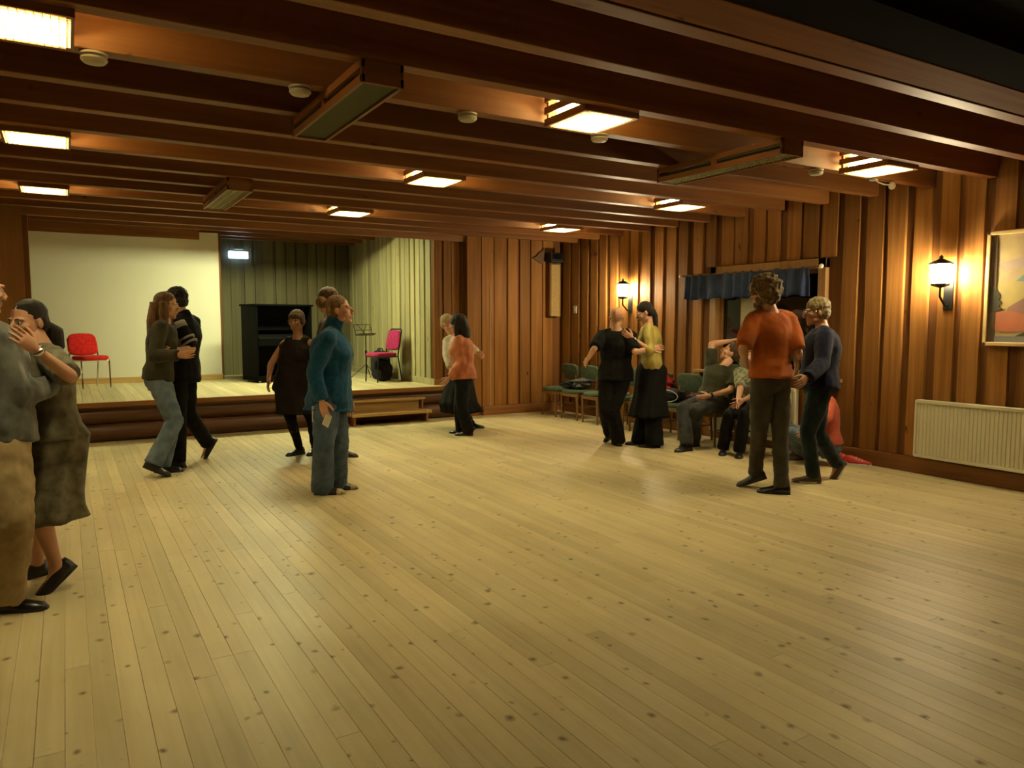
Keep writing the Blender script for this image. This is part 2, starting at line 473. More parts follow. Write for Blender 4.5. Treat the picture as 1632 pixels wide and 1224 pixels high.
for zc, r in ((.115, .118), (.335, .112)):
    pts = [(-1.5 + 7.0 * i / 24, BY + .115 + .006 * noise.noise((i * .7, zc * 9, 0)), zc + .006 * noise.noise((i * .6, zc * 9, 4))) for i in range(25)]
    SB(MB().tube(pts, [r * (1 + .03 * noise.noise((i * .5, zc, 8))) for i in range(25)], 20), 'log', W_LOG, auto=50)
SB(MB().box(-1.5, 5.5, BY + .03, BY + .12, SH - .10, SH - .032), 'top_rail', W_LOG)

steps = empty('stage_steps', (4.1, 10.35, 0), label='two-tread pine steps against the stage front behind the woman in teal', cat='steps')
x0, x1 = -.56, .56
MB().box(x0 - .06, x1 + .07, -.06, .30, .135, .175).build('tread', W_STEP, steps, bevel=.004)
MB().box(x0 - .02, x1 + .05, .13, .30, .325, .36).build('tread', W_STEP, steps, bevel=.004)
MB().box(x0, x1 - .05, .17, .19, .175, .325).build('riser', W_STEP, steps)
for xx in (x0 - .03, x1 - .01):
    m = MB(); m.box(xx, xx + .03, -.03, .19, 0, .135); m.box(xx, xx + .03, .15, .19, 0, .325)
    m.build('side_panel', W_TRIM, steps)

# ------------------------------------------------------------------ on the stage
scr = empty('projection_wall', (.9, 13.8, SH), label='large blank white projection panel across the back of the stage', cat='screen')
MB().box(-2.3, 1.43, 0, .05, .09, 2.52).build('panel', SCREENM, scr)
MB().box(-2.3, 1.44, -.02, .05, 0, .09).build('base_board', W_STEP, scr, bevel=.003)
MB().box(-2.3, 1.12, -.06, 0, 2.39, 2.56).build('top_board', W_TRIM, scr, bevel=.004)
MB().box(1.43, 1.46, -.005, .10, 0, 2.52).build('edge_strip', W_UNDER, scr)

ex = empty('exit_sign', (2.83, SY - .02, 2.68), label='glowing bluish white rectangular sign high on the dark stage wall', cat='sign')
EXG = glow('sign_light', (.60, .85, 1.0), 12)
MB().box(-.175, .175, -.06, 0, .005, .14).build('housing', glow('sign_body_light', (.35, .60, 1.0), 5), ex, bevel=.02)
o = MB().box(-.172, .172, -.066, -.055, .010, .135).build('lit_face', EXG, ex, bevel=.018)
MB().box(-.07, .09, -.05, -.0, .17, .20).build('mount', PLASTIC_W, ex, bevel=.01)

def upright_piano():
    t = empty('upright_piano', (2.66, 12.55, SH), R(13), 'black upright piano standing at an angle beside the white panel', 'piano')
    Wd, D, H = 1.00, .56, 1.29
    MB().box(0, .03, 0, D, .05, H - .03).build('side_panel', BLACK, t, bevel=.004)
    MB().box(Wd - .03, Wd, 0, D, .05, H - .03).build('side_panel', BLACK, t, bevel=.004)
    MB().box(.03, Wd - .03, .30, D, .05, H - .03).build('case', BLACK, t)
    MB().box(-.025, Wd + .025, -.02, D + .01, H - .03, H).build('lid', BLACK, t, bevel=.006)
    MB().box(.03, Wd - .03, .24, .30, .82, H - .03).build('upper_panel', BLACK, t, bevel=.004)
    M_ = Matrix.Translation((0, .20, .86)) @ Matrix.Rotation(R(-14), 4, 'X')
    MB().box(.12, Wd - .12, -.01, .01, 0, .26, M=M_).build('music_desk', BLACK, t, bevel=.003)
    MB().box(.03, Wd - .03, -.02, .30, .60, .68).build('key_bed', BLACK, t, bevel=.006)
    m = MB(); pr = [(.0, .68), (.0, .72), (.05, .755), (.20, .79), (.25, .79), (.25, .68)]
    m.rings([[(x, y, z) for y, z in pr] for x in (.05, Wd - .05)])
    m.build('fallboard', BLACK, t, bevel=.004)
    MB().box(.03, Wd - .03, .22, .26, .12, .60).build('lower_panel', BLACK, t, bevel=.004)
    MB().box(0, Wd, -.02, D, .03, .10).build('plinth', BLACK, t, bevel=.004)
    for x in (.40, .50, .60):
        MB().box(x - .02, x + .02, -.13, .0, .07, .085).build('pedal', CHROME, t, bevel=.004)
    for x in (.05, Wd - .09):
        for y in (.05, D - .08):
            MB().tube([(x, y, .025), (x + .03, y, .025)], .025, 10).build('caster', CHROME, t, auto=40)
    return t
upright_piano()

def stack_chair(name, loc, rz, fab, metal, label, back_rail=True):
    """upholstered tube-frame chair; faces local -y"""
    t = empty(name, loc, rz, label, 'chair')
    def pad(w0, w1, d, th, n=9):
        m = MB(); rings = []
        for i in range(n):
            a = i / (n - 1) * 2 - 1
            s = (1 - abs(a) ** 5) ** .5 if abs(a) < 1 else .05
            s = max(s, .08)
            ring = []
            for k in range(20):
                q = 2 * math.pi * k / 20; c, s2 = math.cos(q), math.sin(q)
                cx = (abs(c) ** .5) * (1 if c > 0 else -1); cy = (abs(s2) ** .5) * (1 if s2 > 0 else -1)
                ww = w0 + (w1 - w0) * (cy + 1) / 2
                ring.append((cx * ww / 2 * (.86 + .14 * s), cy * d / 2 * (.86 + .14 * s), a * th / 2))
            rings.append(ring)
        return m.rings(rings)
    s = pad(.45, .41, .43, .065); o = s.build('seat', fab, t, auto=60); o.location = (0, -.01, .455)
    b = pad(.45, .40, .34, .05); o = b.build('backrest', fab, t, auto=60); o.location = (0, .225, .655 if not back_rail else .69); o.rotation_euler = (R(80), 0, 0)
    r = .0115
    for sx in (-1, 1):
        MB().tube([(sx*.20, -.20, 0), (sx*.20, -.185, .41), (sx*.20, -.16, .432)], r, 8).build('leg', metal, t, auto=40)
        MB().tube([(sx*.205, .26, 0), (sx*.205, .185, .43), (sx*.205, .215, .62), (sx*.20, .262, .84 if back_rail else .74)], r, 8).build('leg', metal, t, auto=40)
        MB().tube([(sx*.20, -.19, .42), (sx*.205, .19, .42)], r, 8).build('seat_rail', metal, t, auto=40)
    if back_rail: MB().tube([(-.20, .262, .84), (-.15, .278, .875), (.15, .278, .875), (.20, .262, .84)], r, 8).build('back_bow', metal, t, auto=40)
    MB().tube([(-.2, -.18, .42), (.2, -.18, .42)], r, 8).build('cross_rail', metal, t, auto=40)
    return t
RED = cloth('red_upholstery', (.62, .022, .018), (.46, .012, .012), scale=30)
MAG = cloth('magenta_upholstery', (.36, .022, .105), (.25, .012, .07), scale=30)
stack_chair('stacking_chair', (.30, 12.98, SH), R(22), RED, CHROME, 'bright red upholstered chair with chrome legs in front of the white panel', back_rail=False)
stack_chair('stacking_chair', (4.53, 11.83, SH), R(-82), MAG, BLACKMET, 'magenta upholstered chair with black tube frame facing left on the stage')

st = empty('music_stand', (4.50, 12.52, SH), R(25), 'thin black folding music stand behind the magenta chair', 'music stand')
MB().tube([(0, 0, .10), (0, 0, .50)], .012, 8).build('lower_tube', BLACKMET, st, auto=40)
MB().tube([(0, 0, .48), (0, 0, .76)], .008, 8).build('upper_tube', BLACKMET, st, auto=40)
MB().tube([(0, 0, .44), (0, 0, .50)], .02, 8).build('clamp', BLACKMET, st, auto=40)
for k in range(3):
    a = R(90 + 120 * k + 60)
    MB().tube([(0, 0, .26), (.30*math.cos(a), .30*math.sin(a), .008)], .007, 6).build('leg', BLACKMET, st)
M_ = Matrix.Translation((0, 0, .77)) @ Matrix.Rotation(R(-20), 4, 'X')
MB().box(-.21, .21, -.05, .03, 0, .012, M=M_).build('ledge', BLACKMET, st)
d = MB()
for a, b in (((-.2, 0), (-.2, .2)), ((.2, 0), (.2, .2)), ((-.2, .2), (.2, .2)), ((-.05, 0), (.12, .22)), ((.05, 0), (-.12, .22)), ((-.2, .1), (.2, .1))):
    d.tube([(a[0], .03, a[1]), (b[0], .03, b[1])], .006, 6, M=M_)
d.build('desk', BLACKMET, st)

BAGM = cloth('black_nylon', (.014, .015, .020), (.008, .008, .011), scale=14)
BAGG = cloth('grey_nylon', (.10, .095, .085), (.06, .058, .052), scale=14)
def blob(pts_r, sub=.02, wob=.012, seed=0, flat=None):
    """soft bag: rounded superellipsoid (sx, sy, sz) with dents"""
    sx, sy, sz = pts_r; m = MB(); rings = []
    for i in range(17):
        t = -1 + 2 * i / 16; q = max(.05, (1 - abs(t) ** 3.2)) ** .5; ring = []
        for k in range(28):
            a = 2 * math.pi * k / 28; c, s = math.cos(a), math.sin(a)
            cx = abs(c) ** .6 * (1 if c > 0 else -1); cy = abs(s) ** .6 * (1 if s > 0 else -1)
            nz = 1 + wob / max(sx, .05) * 2 * noise.noise((cx * 2 + seed, cy * 2, t * 2.5))
            ring.append((sx * q * cx * nz, sy * q * cy * nz, sz * (1 + t) * (1 + .12 * noise.noise((cx * 1.5, cy * 1.5 + seed, 5)))))
        rings.append(ring)
    return m.rings(rings)
bg = empty('backpack', (4.60, 11.98, SH), R(-70), 'black backpack leaning under the magenta chair on the stage', 'bag')
blob((.17, .11, .185), seed=3).build('bag_body', BAGM, bg, smooth=True)
o = blob((.13, .04, .10), seed=6).build('front_pocket', BAGM, bg, smooth=True); o.location = (0, -.12, .03)
MB().tube([(-.05, .02, .36), (-.04, .02, .40), (.04, .02, .40), (.05, .02, .36)], .009, 8).build('carry_loop', BAGM, bg)
bg = empty('instrument_case', (4.70, 12.36, SH), R(-75), 'tall black soft case standing behind the seat of the magenta chair', 'bag')
blob((.24, .08, .25), seed=9, wob=.006).build('bag_body', BAGM, bg, smooth=True)
MB().tube([(-.08, 0, .50), (-.06, 0, .535), (.06, 0, .535), (.08, 0, .50)], .01, 8).build('handle', BAGM, bg)

sl = empty('stage_lamp', (3.0, 11.88, 3.03), label='long pale tube lamp hidden up behind the stage header', cat='lamp')
MB().box(-.65, .65, -.09, .09, .03, .09).build('housing', PLASTIC_W, sl, bevel=.004)
MB().box(-.62, .62, -.07, .07, 0, .03).build('tube', glow('stage_light', STAGE_COL, STAGE_GLOW), sl)

# ------------------------------------------------------------------ ceiling lamps
LOUV = plain('lamp_louvre', (.75, .68, .42), .4)
HG = glow('house_light', HOUSE_COL, HOUSE_GLOW)
HGS = glow('house_light_side', (1.0, .66, .25), HOUSE_GLOW * .22)
def house_lamp():
    t = empty('ceiling_lamp')
    w, d, h = .41, .455, .20
    z0 = -.035
    for zz in (z0, z0 + .075, z0 + .15):
        m = MB(); q = .014; hgt = .045
        m.box(-w/2, w/2, -d/2, -d/2 + q, zz, zz + hgt); m.box(-w/2, w/2, d/2 - q, d/2, zz, zz + hgt)
        m.box(-w/2, -w/2 + q, -d/2, d/2, zz, zz + hgt); m.box(w/2 - q, w/2, -d/2, d/2, zz, zz + hgt)
        m.build('wooden_slat_frame', W_TRIM, t)
    for sx in (-1, 1):
        for sy in (-1, 1):
            x = sx * (w/2 - .022); y = sy * (d/2 - .022)
            MB().box(x - .01, x + .01, y - .01, y + .01, z0, .245).build('corner_post', W_TRIM, t)
    g = MB(); n = 14
    for i in range(1, n):
        x = -w/2 + w * i / n; g.box(x - .0012, x + .0012, -d/2 + .014, d/2 - .014, z0 + .002, z0 + .016)
        y = -d/2 + d * i / n; g.box(-w/2 + .014, w/2 - .014, y - .0012, y + .0012, z0 + .002, z0 + .016)
    g.build('louvre_grid', LOUV, t)
    MB().box(-w/2 + .05, w/2 - .05, -d/2 + .05, d/2 - .05, z0 + .045, z0 + .06).build('lit_panel', HG, t)
    MB().box(-w/2 + .06, w/2 - .06, -d/2 + .06, d/2 - .06, z0 + .062, .19).build('lit_side_box', HGS, t)
    MB().box(-w/2 + .02, w/2 - .02, -d/2 + .02, d/2 - .02, .235, .25).build('back_plate', PLASTIC_W, t)
    return t
proto = house_lamp()
LABS = {(0,0): 'large glowing ceiling lamp cut by the top left corner of the photo',
        (1,0): 'glowing ceiling lamp second from the front in the left row, above the grey couple',
        (2,0): 'small glowing ceiling lamp just above the top left of the white panel',
        (0,1): 'glowing slatted ceiling lamp nearest the camera in the middle row',
        (1,1): 'glowing slatted ceiling lamp in the centre of the middle row',
        (2,1): 'glowing ceiling lamp nearest the stage opening in the middle row',
        (0,2): 'glowing slatted ceiling lamp high above the painting by the right wall',
        (1,2): 'glowing slatted ceiling lamp above the dark window, middle of the right row',
        (2,2): 'farthest glowing ceiling lamp, near the back right corner'}
first = True
for r_, y in enumerate((3.93, 6.28, 8.62)):
    for c_, x in enumerate((-.115, 2.93, 5.94)):
        o = proto if first else copy_tree(proto); first = False
        o.location = (x, y, BZ); tag(o, LABS[(r_, c_)], 'lamp', 'glowing slatted ceiling lamps')

for x, y, z, l in ((-3.16, 3.93, BZ, 'added unseen ceiling lamp by the left wall, nearest row, brightening the floor'), (-3.16, 6.28, BZ, 'added unseen ceiling lamp by the left wall, second row, brightening the floor'),
                   (-3.16, 8.62, BZ, 'added unseen ceiling lamp by the left wall next to the stage, brightening the floor'), (2.93, -.77, 2.55, 'added unseen ceiling lamp behind the camera, brightening the foreground floor')):
    o = copy_tree(proto); o.location = (x, y, z); tag(o, l, 'lamp', 'glowing slatted ceiling lamps')  # extra lamps out of view, added to brighten the left side and foreground
UNLITG = plain('green_diffuser', (.055, .056, .016), .6, spec=.15)
UNLITL = plain('dull_louvre', (.48, .46, .26), .4)
def tube_lamp(loc, L_, kind, label):
    t = empty('tube_lamp', loc, 0, label, 'lamp', 'unlit long ceiling lamps')
    w, h = .225, .115; L2 = L_ / 2
    for a in (-L2, L2 - .02): MB().box(-w/2, w/2, a, a + .02, 0, h).build('end_board', W_BEAM, t, bevel=.003)
    for s in (-1, 1):
        x = s * (w/2 - .009)
        MB().box(x - .009, x + .009, -L2, L2, 0, .04).build('side_slat', W_TRIMY, t)
        MB().box(x - .009, x + .009, -L2, L2, .075, h).build('side_slat', W_TRIMY, t)
        MB().box(x - .007, x + .007, -.03, .03, .03, .08).build('slat_block', W_TRIMY, t)
    MB().box(-w/2 + .02, w/2 - .02, -L2 + .02, L2 - .02, .10, .115).build('top_tray', PLASTIC_W, t)
    if kind == 'flat':
        MB().box(-w/2 + .018, w/2 - .018, -L2 + .02, L2 - .02, .012, .02).build('diffuser', UNLITG, t)
    else:
        MB().box(-w/2 + .018, w/2 - .018, -L2 + .02, L2 - .02, .06, .07).build('reflector', UNLITG, t)
        g = MB(); n = int(L_ / .035)
        for i in range(1, n):
            y = -L2 + L_ * i / n; g.box(-w/2 + .018, w/2 - .018, y - .0015, y + .0015, .006, .045)
        for x in (-.035, .035): g.box(x - .002, x + .002, -L2 + .02, L2 - .02, .006, .045)
        g.build('louvre', UNLITL, t)
    MB().tube([(0, -.3, h), (0, -.3, h + .03)], .02, 8).build('mount', PLASTIC_W, t)
    MB().tube([(0, .3, h), (0, .3, h + .03)], .02, 8).build('mount', PLASTIC_W, t)
tube_lamp((1.42, 4.29, BZ - .115), 1.30, 'flat', 'unlit long ceiling lamp with flat green diffuser, nearest the camera')
tube_lamp((4.50, 4.29, BZ - .115), 1.30, 'louvre', 'unlit long louvred ceiling lamp over the dancers near the window')
tube_lamp((1.41, 7.83, BZ - .115), 1.35, 'louvre', 'unlit long louvred ceiling lamp in front of the stage')

def detector(x, label):
    t = empty('smoke_detector', (x, 4.245, BZ), 0, label, 'smoke detector', 'smoke detectors on the ceiling beam')
    MB().lathe([(.062, -.004), (.062, -.014), (.05, -.018)], 20).build('base', PLASTIC_W, t, auto=40)
    MB().lathe([(.058, -.024), (.060, -.034), (.048, -.048), (.02, -.052)], 20).build('cover', PLASTIC_W, t, auto=40)
    MB().lathe([(.036, -.014), (.036, -.026)], 12).build('smoke_grille', IRON, t)
for x, l in ((.175, 'round white smoke detector beside the top left ceiling lamp'),
             (1.17, 'round white smoke detector left of the green-bottomed unlit lamp'),
             (2.21, 'round white smoke detector between the green-bottomed lamp and the middle lamp'),
             (3.24, 'round white smoke detector just below the nearest middle lamp'),
             (5.55, 'white smoke detector at the beam right of the long louvred lamp')):
    detector(x, l)
ms = empty('motion_sensor', (6.55, 4.245, BZ), 0, 'small white ceiling sensor on a loose cable above the right wall', 'sensor')
MB().tube([(-.20, 0, -.004), (-.14, -.01, -.03), (-.06, -.02, -.045), (.02, -.02, -.04)], .006, 6).build('cable', PLASTIC_W, ms)
MB().ball((.05, -.02, -.045), (.036, .03, .034)).build('sensor_head', PLASTIC_W, ms, smooth=True)
MB().box(-.22, -.17, -.03, .03, -.02, 0).build('junction_box', PLASTIC_W, ms, bevel=.004)

# ------------------------------------------------------------------ wall lanterns
SG = glow('lantern_light', SCONCE_COL, SCONCE_GLOW)
def lantern(y, z, label):
    t = empty('wall_lantern', (WX, y, z), 0, label, 'lamp', 'lit wall lanterns')
    x = -.15
    MB().box(-.014, .0, -.045, .045, -.34, -.06).build('wall_plate', IRON, t, bevel=.004)
    MB().tube([(-.01, 0, -.30), (-.06, 0, -.30), (x, 0, -.22), (x, 0, -.10)], .011, 8).build('arm', IRON, t, auto=50)
    T = Matrix.Translation((x, 0, 0))
    MB().lathe([(.018, -.135), (.075, -.115), (.080, -.098), (.076, -.094)], 6, M=T).build('base_cup', IRON, t)
    MB().lathe([(.066, -.093), (.084, -.02), (.086, .05), (.076, .082)], 14, M=T).build('lit_glass', SG, t)
    MB().lathe([(.108, .084), (.104, .094), (.045, .125), (.016, .138), (.020, .152), (.004, .172)], 6, M=T).build('cap', IRON, t)
    for k in range(6):
        a = math.pi / 3 * k
        MB().tube([(x + .079*math.cos(a), .079*math.sin(a), -.096), (x + .094*math.cos(a), .094*math.sin(a), .086)], .0035, 5).build('glazing_bar', IRON, t)
lantern(4.02, 1.96, 'lit black iron wall lantern on the right wall beside the painting')
lantern(8.70, 1.975, 'lit black iron wall lantern farther back, behind the bald man')

# ------------------------------------------------------------------ radiators
def radiator(y0, y1, z0, z1, label):
    t = empty('radiator', (WX, (y0 + y1) / 2, z0), 0, label, 'radiator')
    L2 = (y1 - y0) / 2; H = z1 - z0
    m = MB(); n = int((y1 - y0) / .036)
    prof = []
    for i in range(n):
        a = -L2 + (y1 - y0) * i / n; st_ = (y1 - y0) / n
        prof += [(-.098, a), (-.098, a + st_*.55), (-.090, a + st_*.68), (-.090, a + st_*.9)]
    prof += [(-.098, L2)]
    vv = [(x, y, .03) for x, y in prof] + [(x, y, H - .03) for x, y in prof]; k = len(prof)
    m.add(vv, [(i, i + 1, k + i + 1, k + i) for i in range(k - 1)])
    m.build('ribbed_front', PAINT_W, t)
    MB().box(-.092, -.035, -L2, L2, .02, H - .02).build('panel', PAINT_W, t)
    MB().box(-.108, -.03, -L2 - .004, L2 + .004, H - .032, H).build('top_grille', PAINT_W, t, bevel=.005)
    MB().box(-.106, -.034, -L2 - .002, L2 + .002, 0, .032).build('bottom_edge', PAINT_W, t, bevel=.005)
    for s in (-1, 1):
        MB().box(-.104, -.034, s*L2 - .012, s*L2 + .012, .01, H - .01).build('side_cheek', PAINT_W, t, bevel=.004)
        MB().box(-.035, .0, s*L2*.7 - .02, s*L2*.7 + .02, .06, H - .1).build('wall_bracket', PAINT_W, t)
    MB().tube([(-.06, -L2 + .06, .005), (-.06, -L2 + .06, -.16)], .009, 8).build('pipe', PAINT_W, t)
radiator(2.75, 4.23, .178, .745, 'cream ribbed radiator under the painting on the right wall')
radiator(5.66, 6.95, .10, .74, 'cream radiator under the window, half hidden behind the dancing men')

# ------------------------------------------------------------------ painting
pt = empty('painting', (WX - .012, 2.98, 1.287), 0, 'framed landscape painting of pink rocks, pale sky and blue hill', 'painting')
PWD, PHT = 1.39, 1.03
GOLDF = plain('pale_gilt_frame', (.55, .40, .17), .4)
hy = PWD / 2
for nm, a in (('frame_rail', (-hy, hy, 0, .035)), ('frame_rail', (-hy, hy, PHT - .035, PHT)), ('frame_stile', (-hy, -hy + .035, 0, PHT)), ('frame_stile', (hy - .035, hy, 0, PHT))):
    MB().box(-.035, 0, a[0], a[1], a[2], a[3]).build(nm, GOLDF, pt, bevel=.006)
def cm(n, c, c2): return cloth(n, c, c2, scale=7, rough=.6, bump=.1, sheen=0, contrast=.2)
pal = [cm('paint_sky', (.46, .36, .16), (.36, .27, .16)), cm('paint_cloud', (.34, .25, .22), (.40, .30, .20)), cm('paint_hill', (.19, .27, .25), (.15, .22, .24)),
       cm('paint_field', (.46, .34, .10), (.36, .30, .13)), cm('paint_rock', (.30, .16, .11), (.22, .12, .10)), cm('paint_pink', (.46, .15, .07), (.36, .14, .085)),
       cm('paint_dark', (.045, .045, .028), (.07, .06, .03)), cm('paint_shore', (.15, .16, .17), (.20, .19, .17)), cm('paint_trunk', (.11, .07, .04), (.07, .05, .03))]
# polygons in canvas coordinates: u from the left edge as seen (toward +y), v up
shapes = [(0, [(0, 0), (1.32, 0), (1.32, .96), (0, .96)]),
          (1, [(.05, .70), (.30, .76), (.42, .72), (.62, .78), (.66, .72), (.30, .66), (.10, .64)]),
          (2, [(.20, .53), (.42, .72), (.62, .86), (.95, .72), (1.32, .60), (1.32, .53)]),
          (3, [(0, .30), (0, .54), (1.32, .55), (1.32, .26)]),
          (7, [(.22, .54), (.55, .56), (1.0, .56), (1.0, .54), (.5, .53)]),
          (4, [(.14, .20), (.16, .31), (.30, .40), (.44, .48), (.70, .46), (.95, .34), (1.32, .30), (1.32, .10), (.4, .08)]),
          (5, [(0, .14), (0, .26), (.10, .28), (.24, .27), (.38, .22), (.46, .16), (.30, .10), (.12, .09)]),
          (6, [(.18, .03), (.30, .09), (.44, .15), (.70, .14), (1.32, .18), (1.32, .03)]),
          (7, [(0, .0), (0, .055), (1.32, .05), (1.32, 0)]),
          (8, [(0, .0), (0, .96), (.05, .96), (.055, .5), (.06, 0)]),
          (6, [(0, .26), (.08, .28), (.12, .30), (.085, .32), (.11, .36), (.08, .38), (.095, .42), (.06, .47), (0, .50)])]
for i, (mi, poly) in enumerate(shapes):
    dx = -.010 - .0007 * i
    n_ = len(poly)
    vv = [(dx, hy - .035 - u, .035 + v) for u, v in poly] + [(dx + .0006, hy - .035 - u, .035 + v) for u, v in poly]
    ff = [tuple(range(n_ - 1, -1, -1))] + [tuple(range(n_, 2 * n_))] + [(k, (k + 1) % n_, n_ + (k + 1) % n_, n_ + k) for k in range(n_)]
    MB().add(vv, ff).build('canvas' if i == 0 else 'painted_shape', pal[mi], pt)

# ------------------------------------------------------------------ back corner: column speaker, ornament, switch
sk = empty('column_speaker', (7.07, BY, 1.60), 0, 'tall narrow column loudspeaker with beige front in the back corner', 'loudspeaker')
MB().box(-.115, .115, -.12, 0, 0, .88).build('cabinet', W_UNDER, sk, bevel=.004)
MB().box(-.085, .085, -.128, -.118, .0, .86).build('front_cloth', cloth('beige_grille', (.34, .24, .09), (.30, .20, .07), scale=60), sk, bevel=.003)
pj_ = empty('floodlight', (7.03, BY - .10, 2.49), 0, 'small black box lamp sitting on top of the column loudspeaker', 'lamp')
MB().box(-.11, .12, -.12, .08, .03, .16).build('housing', IRON, pj_, bevel=.01)
MB().box(-.12, .13, -.14, .02, .0, .03).build('bracket', IRON, pj_, bevel=.004)
MB().box(-.09, .10, -.126, -.118, .05, .14).build('lens_glass', GLASS, pj_)
lf = MB(); ol = [(-.16, .03), (-.08, -.01), (.0, -.06), (.07, -.03), (.10, .05), (.08, .16), (.05, .20), (.02, .15), (-.04, .12), (-.09, .06)]
nn = len(ol)
lf.add([(x, -.035, z) for x, z in ol] + [(x, .0, z) for x, z in ol], [tuple(range(nn))] + [tuple(range(2*nn - 1, nn - 1, -1))] + [((k + 1) % nn, k, nn + k, nn + (k + 1) % nn) for k in range(nn)])
o = lf.build('leaf_ornament', plain('brown_leaf', (.10, .045, .018), .7), bevel=.004); o.location = (6.84, BY - .0, 2.53)
tag(o, 'dark brown leaf-shaped ornament on the back wall left of the loudspeaker', 'ornament')
sw = empty('light_switch', (WX, 10.10, 1.71), 0, 'small white light switch on the right wall near the back corner', 'switch')
MB().box(-.014, 0, -.042, .042, -.06, .06).build('plate', PLASTIC_W, sw, bevel=.004)
MB().box(-.02, -.012, -.02, .02, -.025, .025).build('rocker', PLASTIC_W, sw, bevel=.002)
MAROON = plain('maroon_knob', (.09, .012, .01), .4)
for y, l in ((9.62, 'left one of two round maroon knobs high on the right wall'), (9.51, 'right one of two round maroon knobs high on the right wall')):
    o = MB().lathe([(.012, 0), (.014, .02), (.034, .026), (.036, .04), (.02, .052)], 14, M=Matrix.Rotation(R(-90), 4, 'Y')).build('coat_knob', MAROON, auto=40)
    o.location = (WX, y, 2.555); tag(o, l, 'knob', 'maroon knobs')

# ------------------------------------------------------------------ green chairs along the right wall
GREEN = cloth('green_upholstery', (.085, .115, .072), (.052, .072, .047), scale=22, contrast=.2)
def green_chair():
    """wooden chair with padded seat and back; faces local -x"""
    t = empty('padded_chair')
    def rr(w, d, th, seg=8, r=.35):
        m = MB(); rings = []
        for zt, s in ((-1, .92), (-.5, 1), (.4, 1), (.85, .95), (1, .86)):
            ring = []
            for k in range(24):
                a = 2*math.pi*k/24; c, s2 = math.cos(a), math.sin(a)
                ring.append((abs(c)**.45*(1 if c > 0 else -1)*d/2*s, abs(s2)**.45*(1 if s2 > 0 else -1)*w/2*s, zt*th/2))
            rings.append(ring)
        return m.rings(rings)
    o = rr(.43, .43, .06).build('seat', GREEN, t, auto=60); o.location = (0, 0, .435)
    o = rr(.44, .25, .045).build('backrest', GREEN, t, auto=60); o.location = (.225, 0, .705); o.rotation_euler = (0, R(-100), 0)
    for s in (-1, 1):
        MB().tube([(-.185, s*.19, 0), (-.19, s*.19, .41)], [.014, .019], 10).build('leg', W_CHAIR, t, auto=40)
        MB().tube([(.23, s*.18, 0), (.195, s*.18, .40), (.205, s*.18, .56), (.245, s*.17, .80)], [.014, .019, .018, .013], 10).build('leg', W_CHAIR, t, auto=40)
        MB().box(-.19, .20, s*.185 - .01, s*.185 + .01, .36, .405).build('side_rail', W_CHAIR, t, bevel=.003)
        MB().tube([(-.187, s*.19, .20), (.212, s*.18, .20)], .009, 8).build('stretcher', W_CHAIR, t)
    MB().box(-.20, -.18, -.19, .19, .36, .405).build('front_rail', W_CHAIR, t, bevel=.003)
    MB().box(.185, .205, -.18, .18, .36, .405).build('rear_rail', W_CHAIR, t, bevel=.003)
    return t
gp = green_chair()
CL = ['green padded wooden chair nearest the back corner, empty', 'green padded chair second from the back corner, with bags on its seat',
      'green padded chair hidden behind the bald dancing man', 'green padded chair seen between the bald man and the woman in gold',
      'green padded chair behind the long black skirt, with a red jacket on it', 'empty green padded chair just left of the seated man, with a black handbag', 'green padded chair the man in the olive shirt sits on', 'green padded chair the woman in the grey knit top sits on']
for i, l in enumerate(CL):
    o = gp if i == 0 else copy_tree(gp)
    o.location = (6.82, (9.95, 9.40, 8.85, 8.30, 7.76, 7.20, 6.60, 5.97)[i], 0); o.rotation_euler = (0, 0, R((0, 4, -3, 2, -2, 3, 6, -2)[i]))
    tag(o, l, 'chair', 'green chairs along the right wall')

def lump(name, loc, size, mat, label, cat, seed, wob=.03, rz=0):
    o = blob(size, wob=wob, seed=seed).build(name, mat, smooth=True); o.location = loc; o.rotation_euler = (0, 0, R(rz))
    return tag(o, label, cat)
lump('shoulder_bag', (6.74, 9.52, .466), (.13, .11, .065), BAGM, 'black bag lying on the second green chair from the corner', 'bag', 2)
lump('folded_jacket', (6.84, 9.36, .466), (.15, .12, .085), BAGG, 'crumpled grey jacket on the second green chair from the corner', 'jacket', 5, .06)
lump('plastic_bag', (6.72, 8.32, .466), (.09, .10, .045), plain('white_plastic', (.62, .58, .45), .35), 'crumpled white bag on the chair between bald man and gold blouse', 'bag', 8, .07)
REDJ = cloth('red_jacket', (.42, .018, .018), (.28, .010, .012), scale=10)
lump('red_jacket', (6.99, 7.72, .466), (.07, .19, .19), REDJ, 'red jacket on the chair beside the gold blouse woman\'s skirt', 'jacket', 11, .05)
hb_ = empty('handbag', (6.76, 7.26, .466), R(15), 'black handbag with pale piping on the empty chair left of the seated man', 'bag')
blob((.13, .18, .085), seed=14, wob=.01).build('bag_body', BAGM, hb_, smooth=True)
PIPE = plain('pale_piping', (.42, .42, .40), .5)
MB().tube([(-.132*(1 if True else 1), .17*math.cos(a), .085 + .075*math.sin(a)) for a in [2*math.pi*i/24 for i in range(24)]], .007, 6, closed=True).build('piping', PIPE, hb_)
MB().tube([(-.02, -.10, .15), (-.03, -.08, .24), (-.03, .08, .24), (-.02, .10, .15)], .008, 8).build('handle', BAGM, hb_)
lump('blue_scarf', (6.90, 6.97, .466), (.055, .045, .06), cloth('blue_cloth', (.035, .045, .16)), 'small blue cloth tucked beside the seated man', 'cloth', 17, .05)

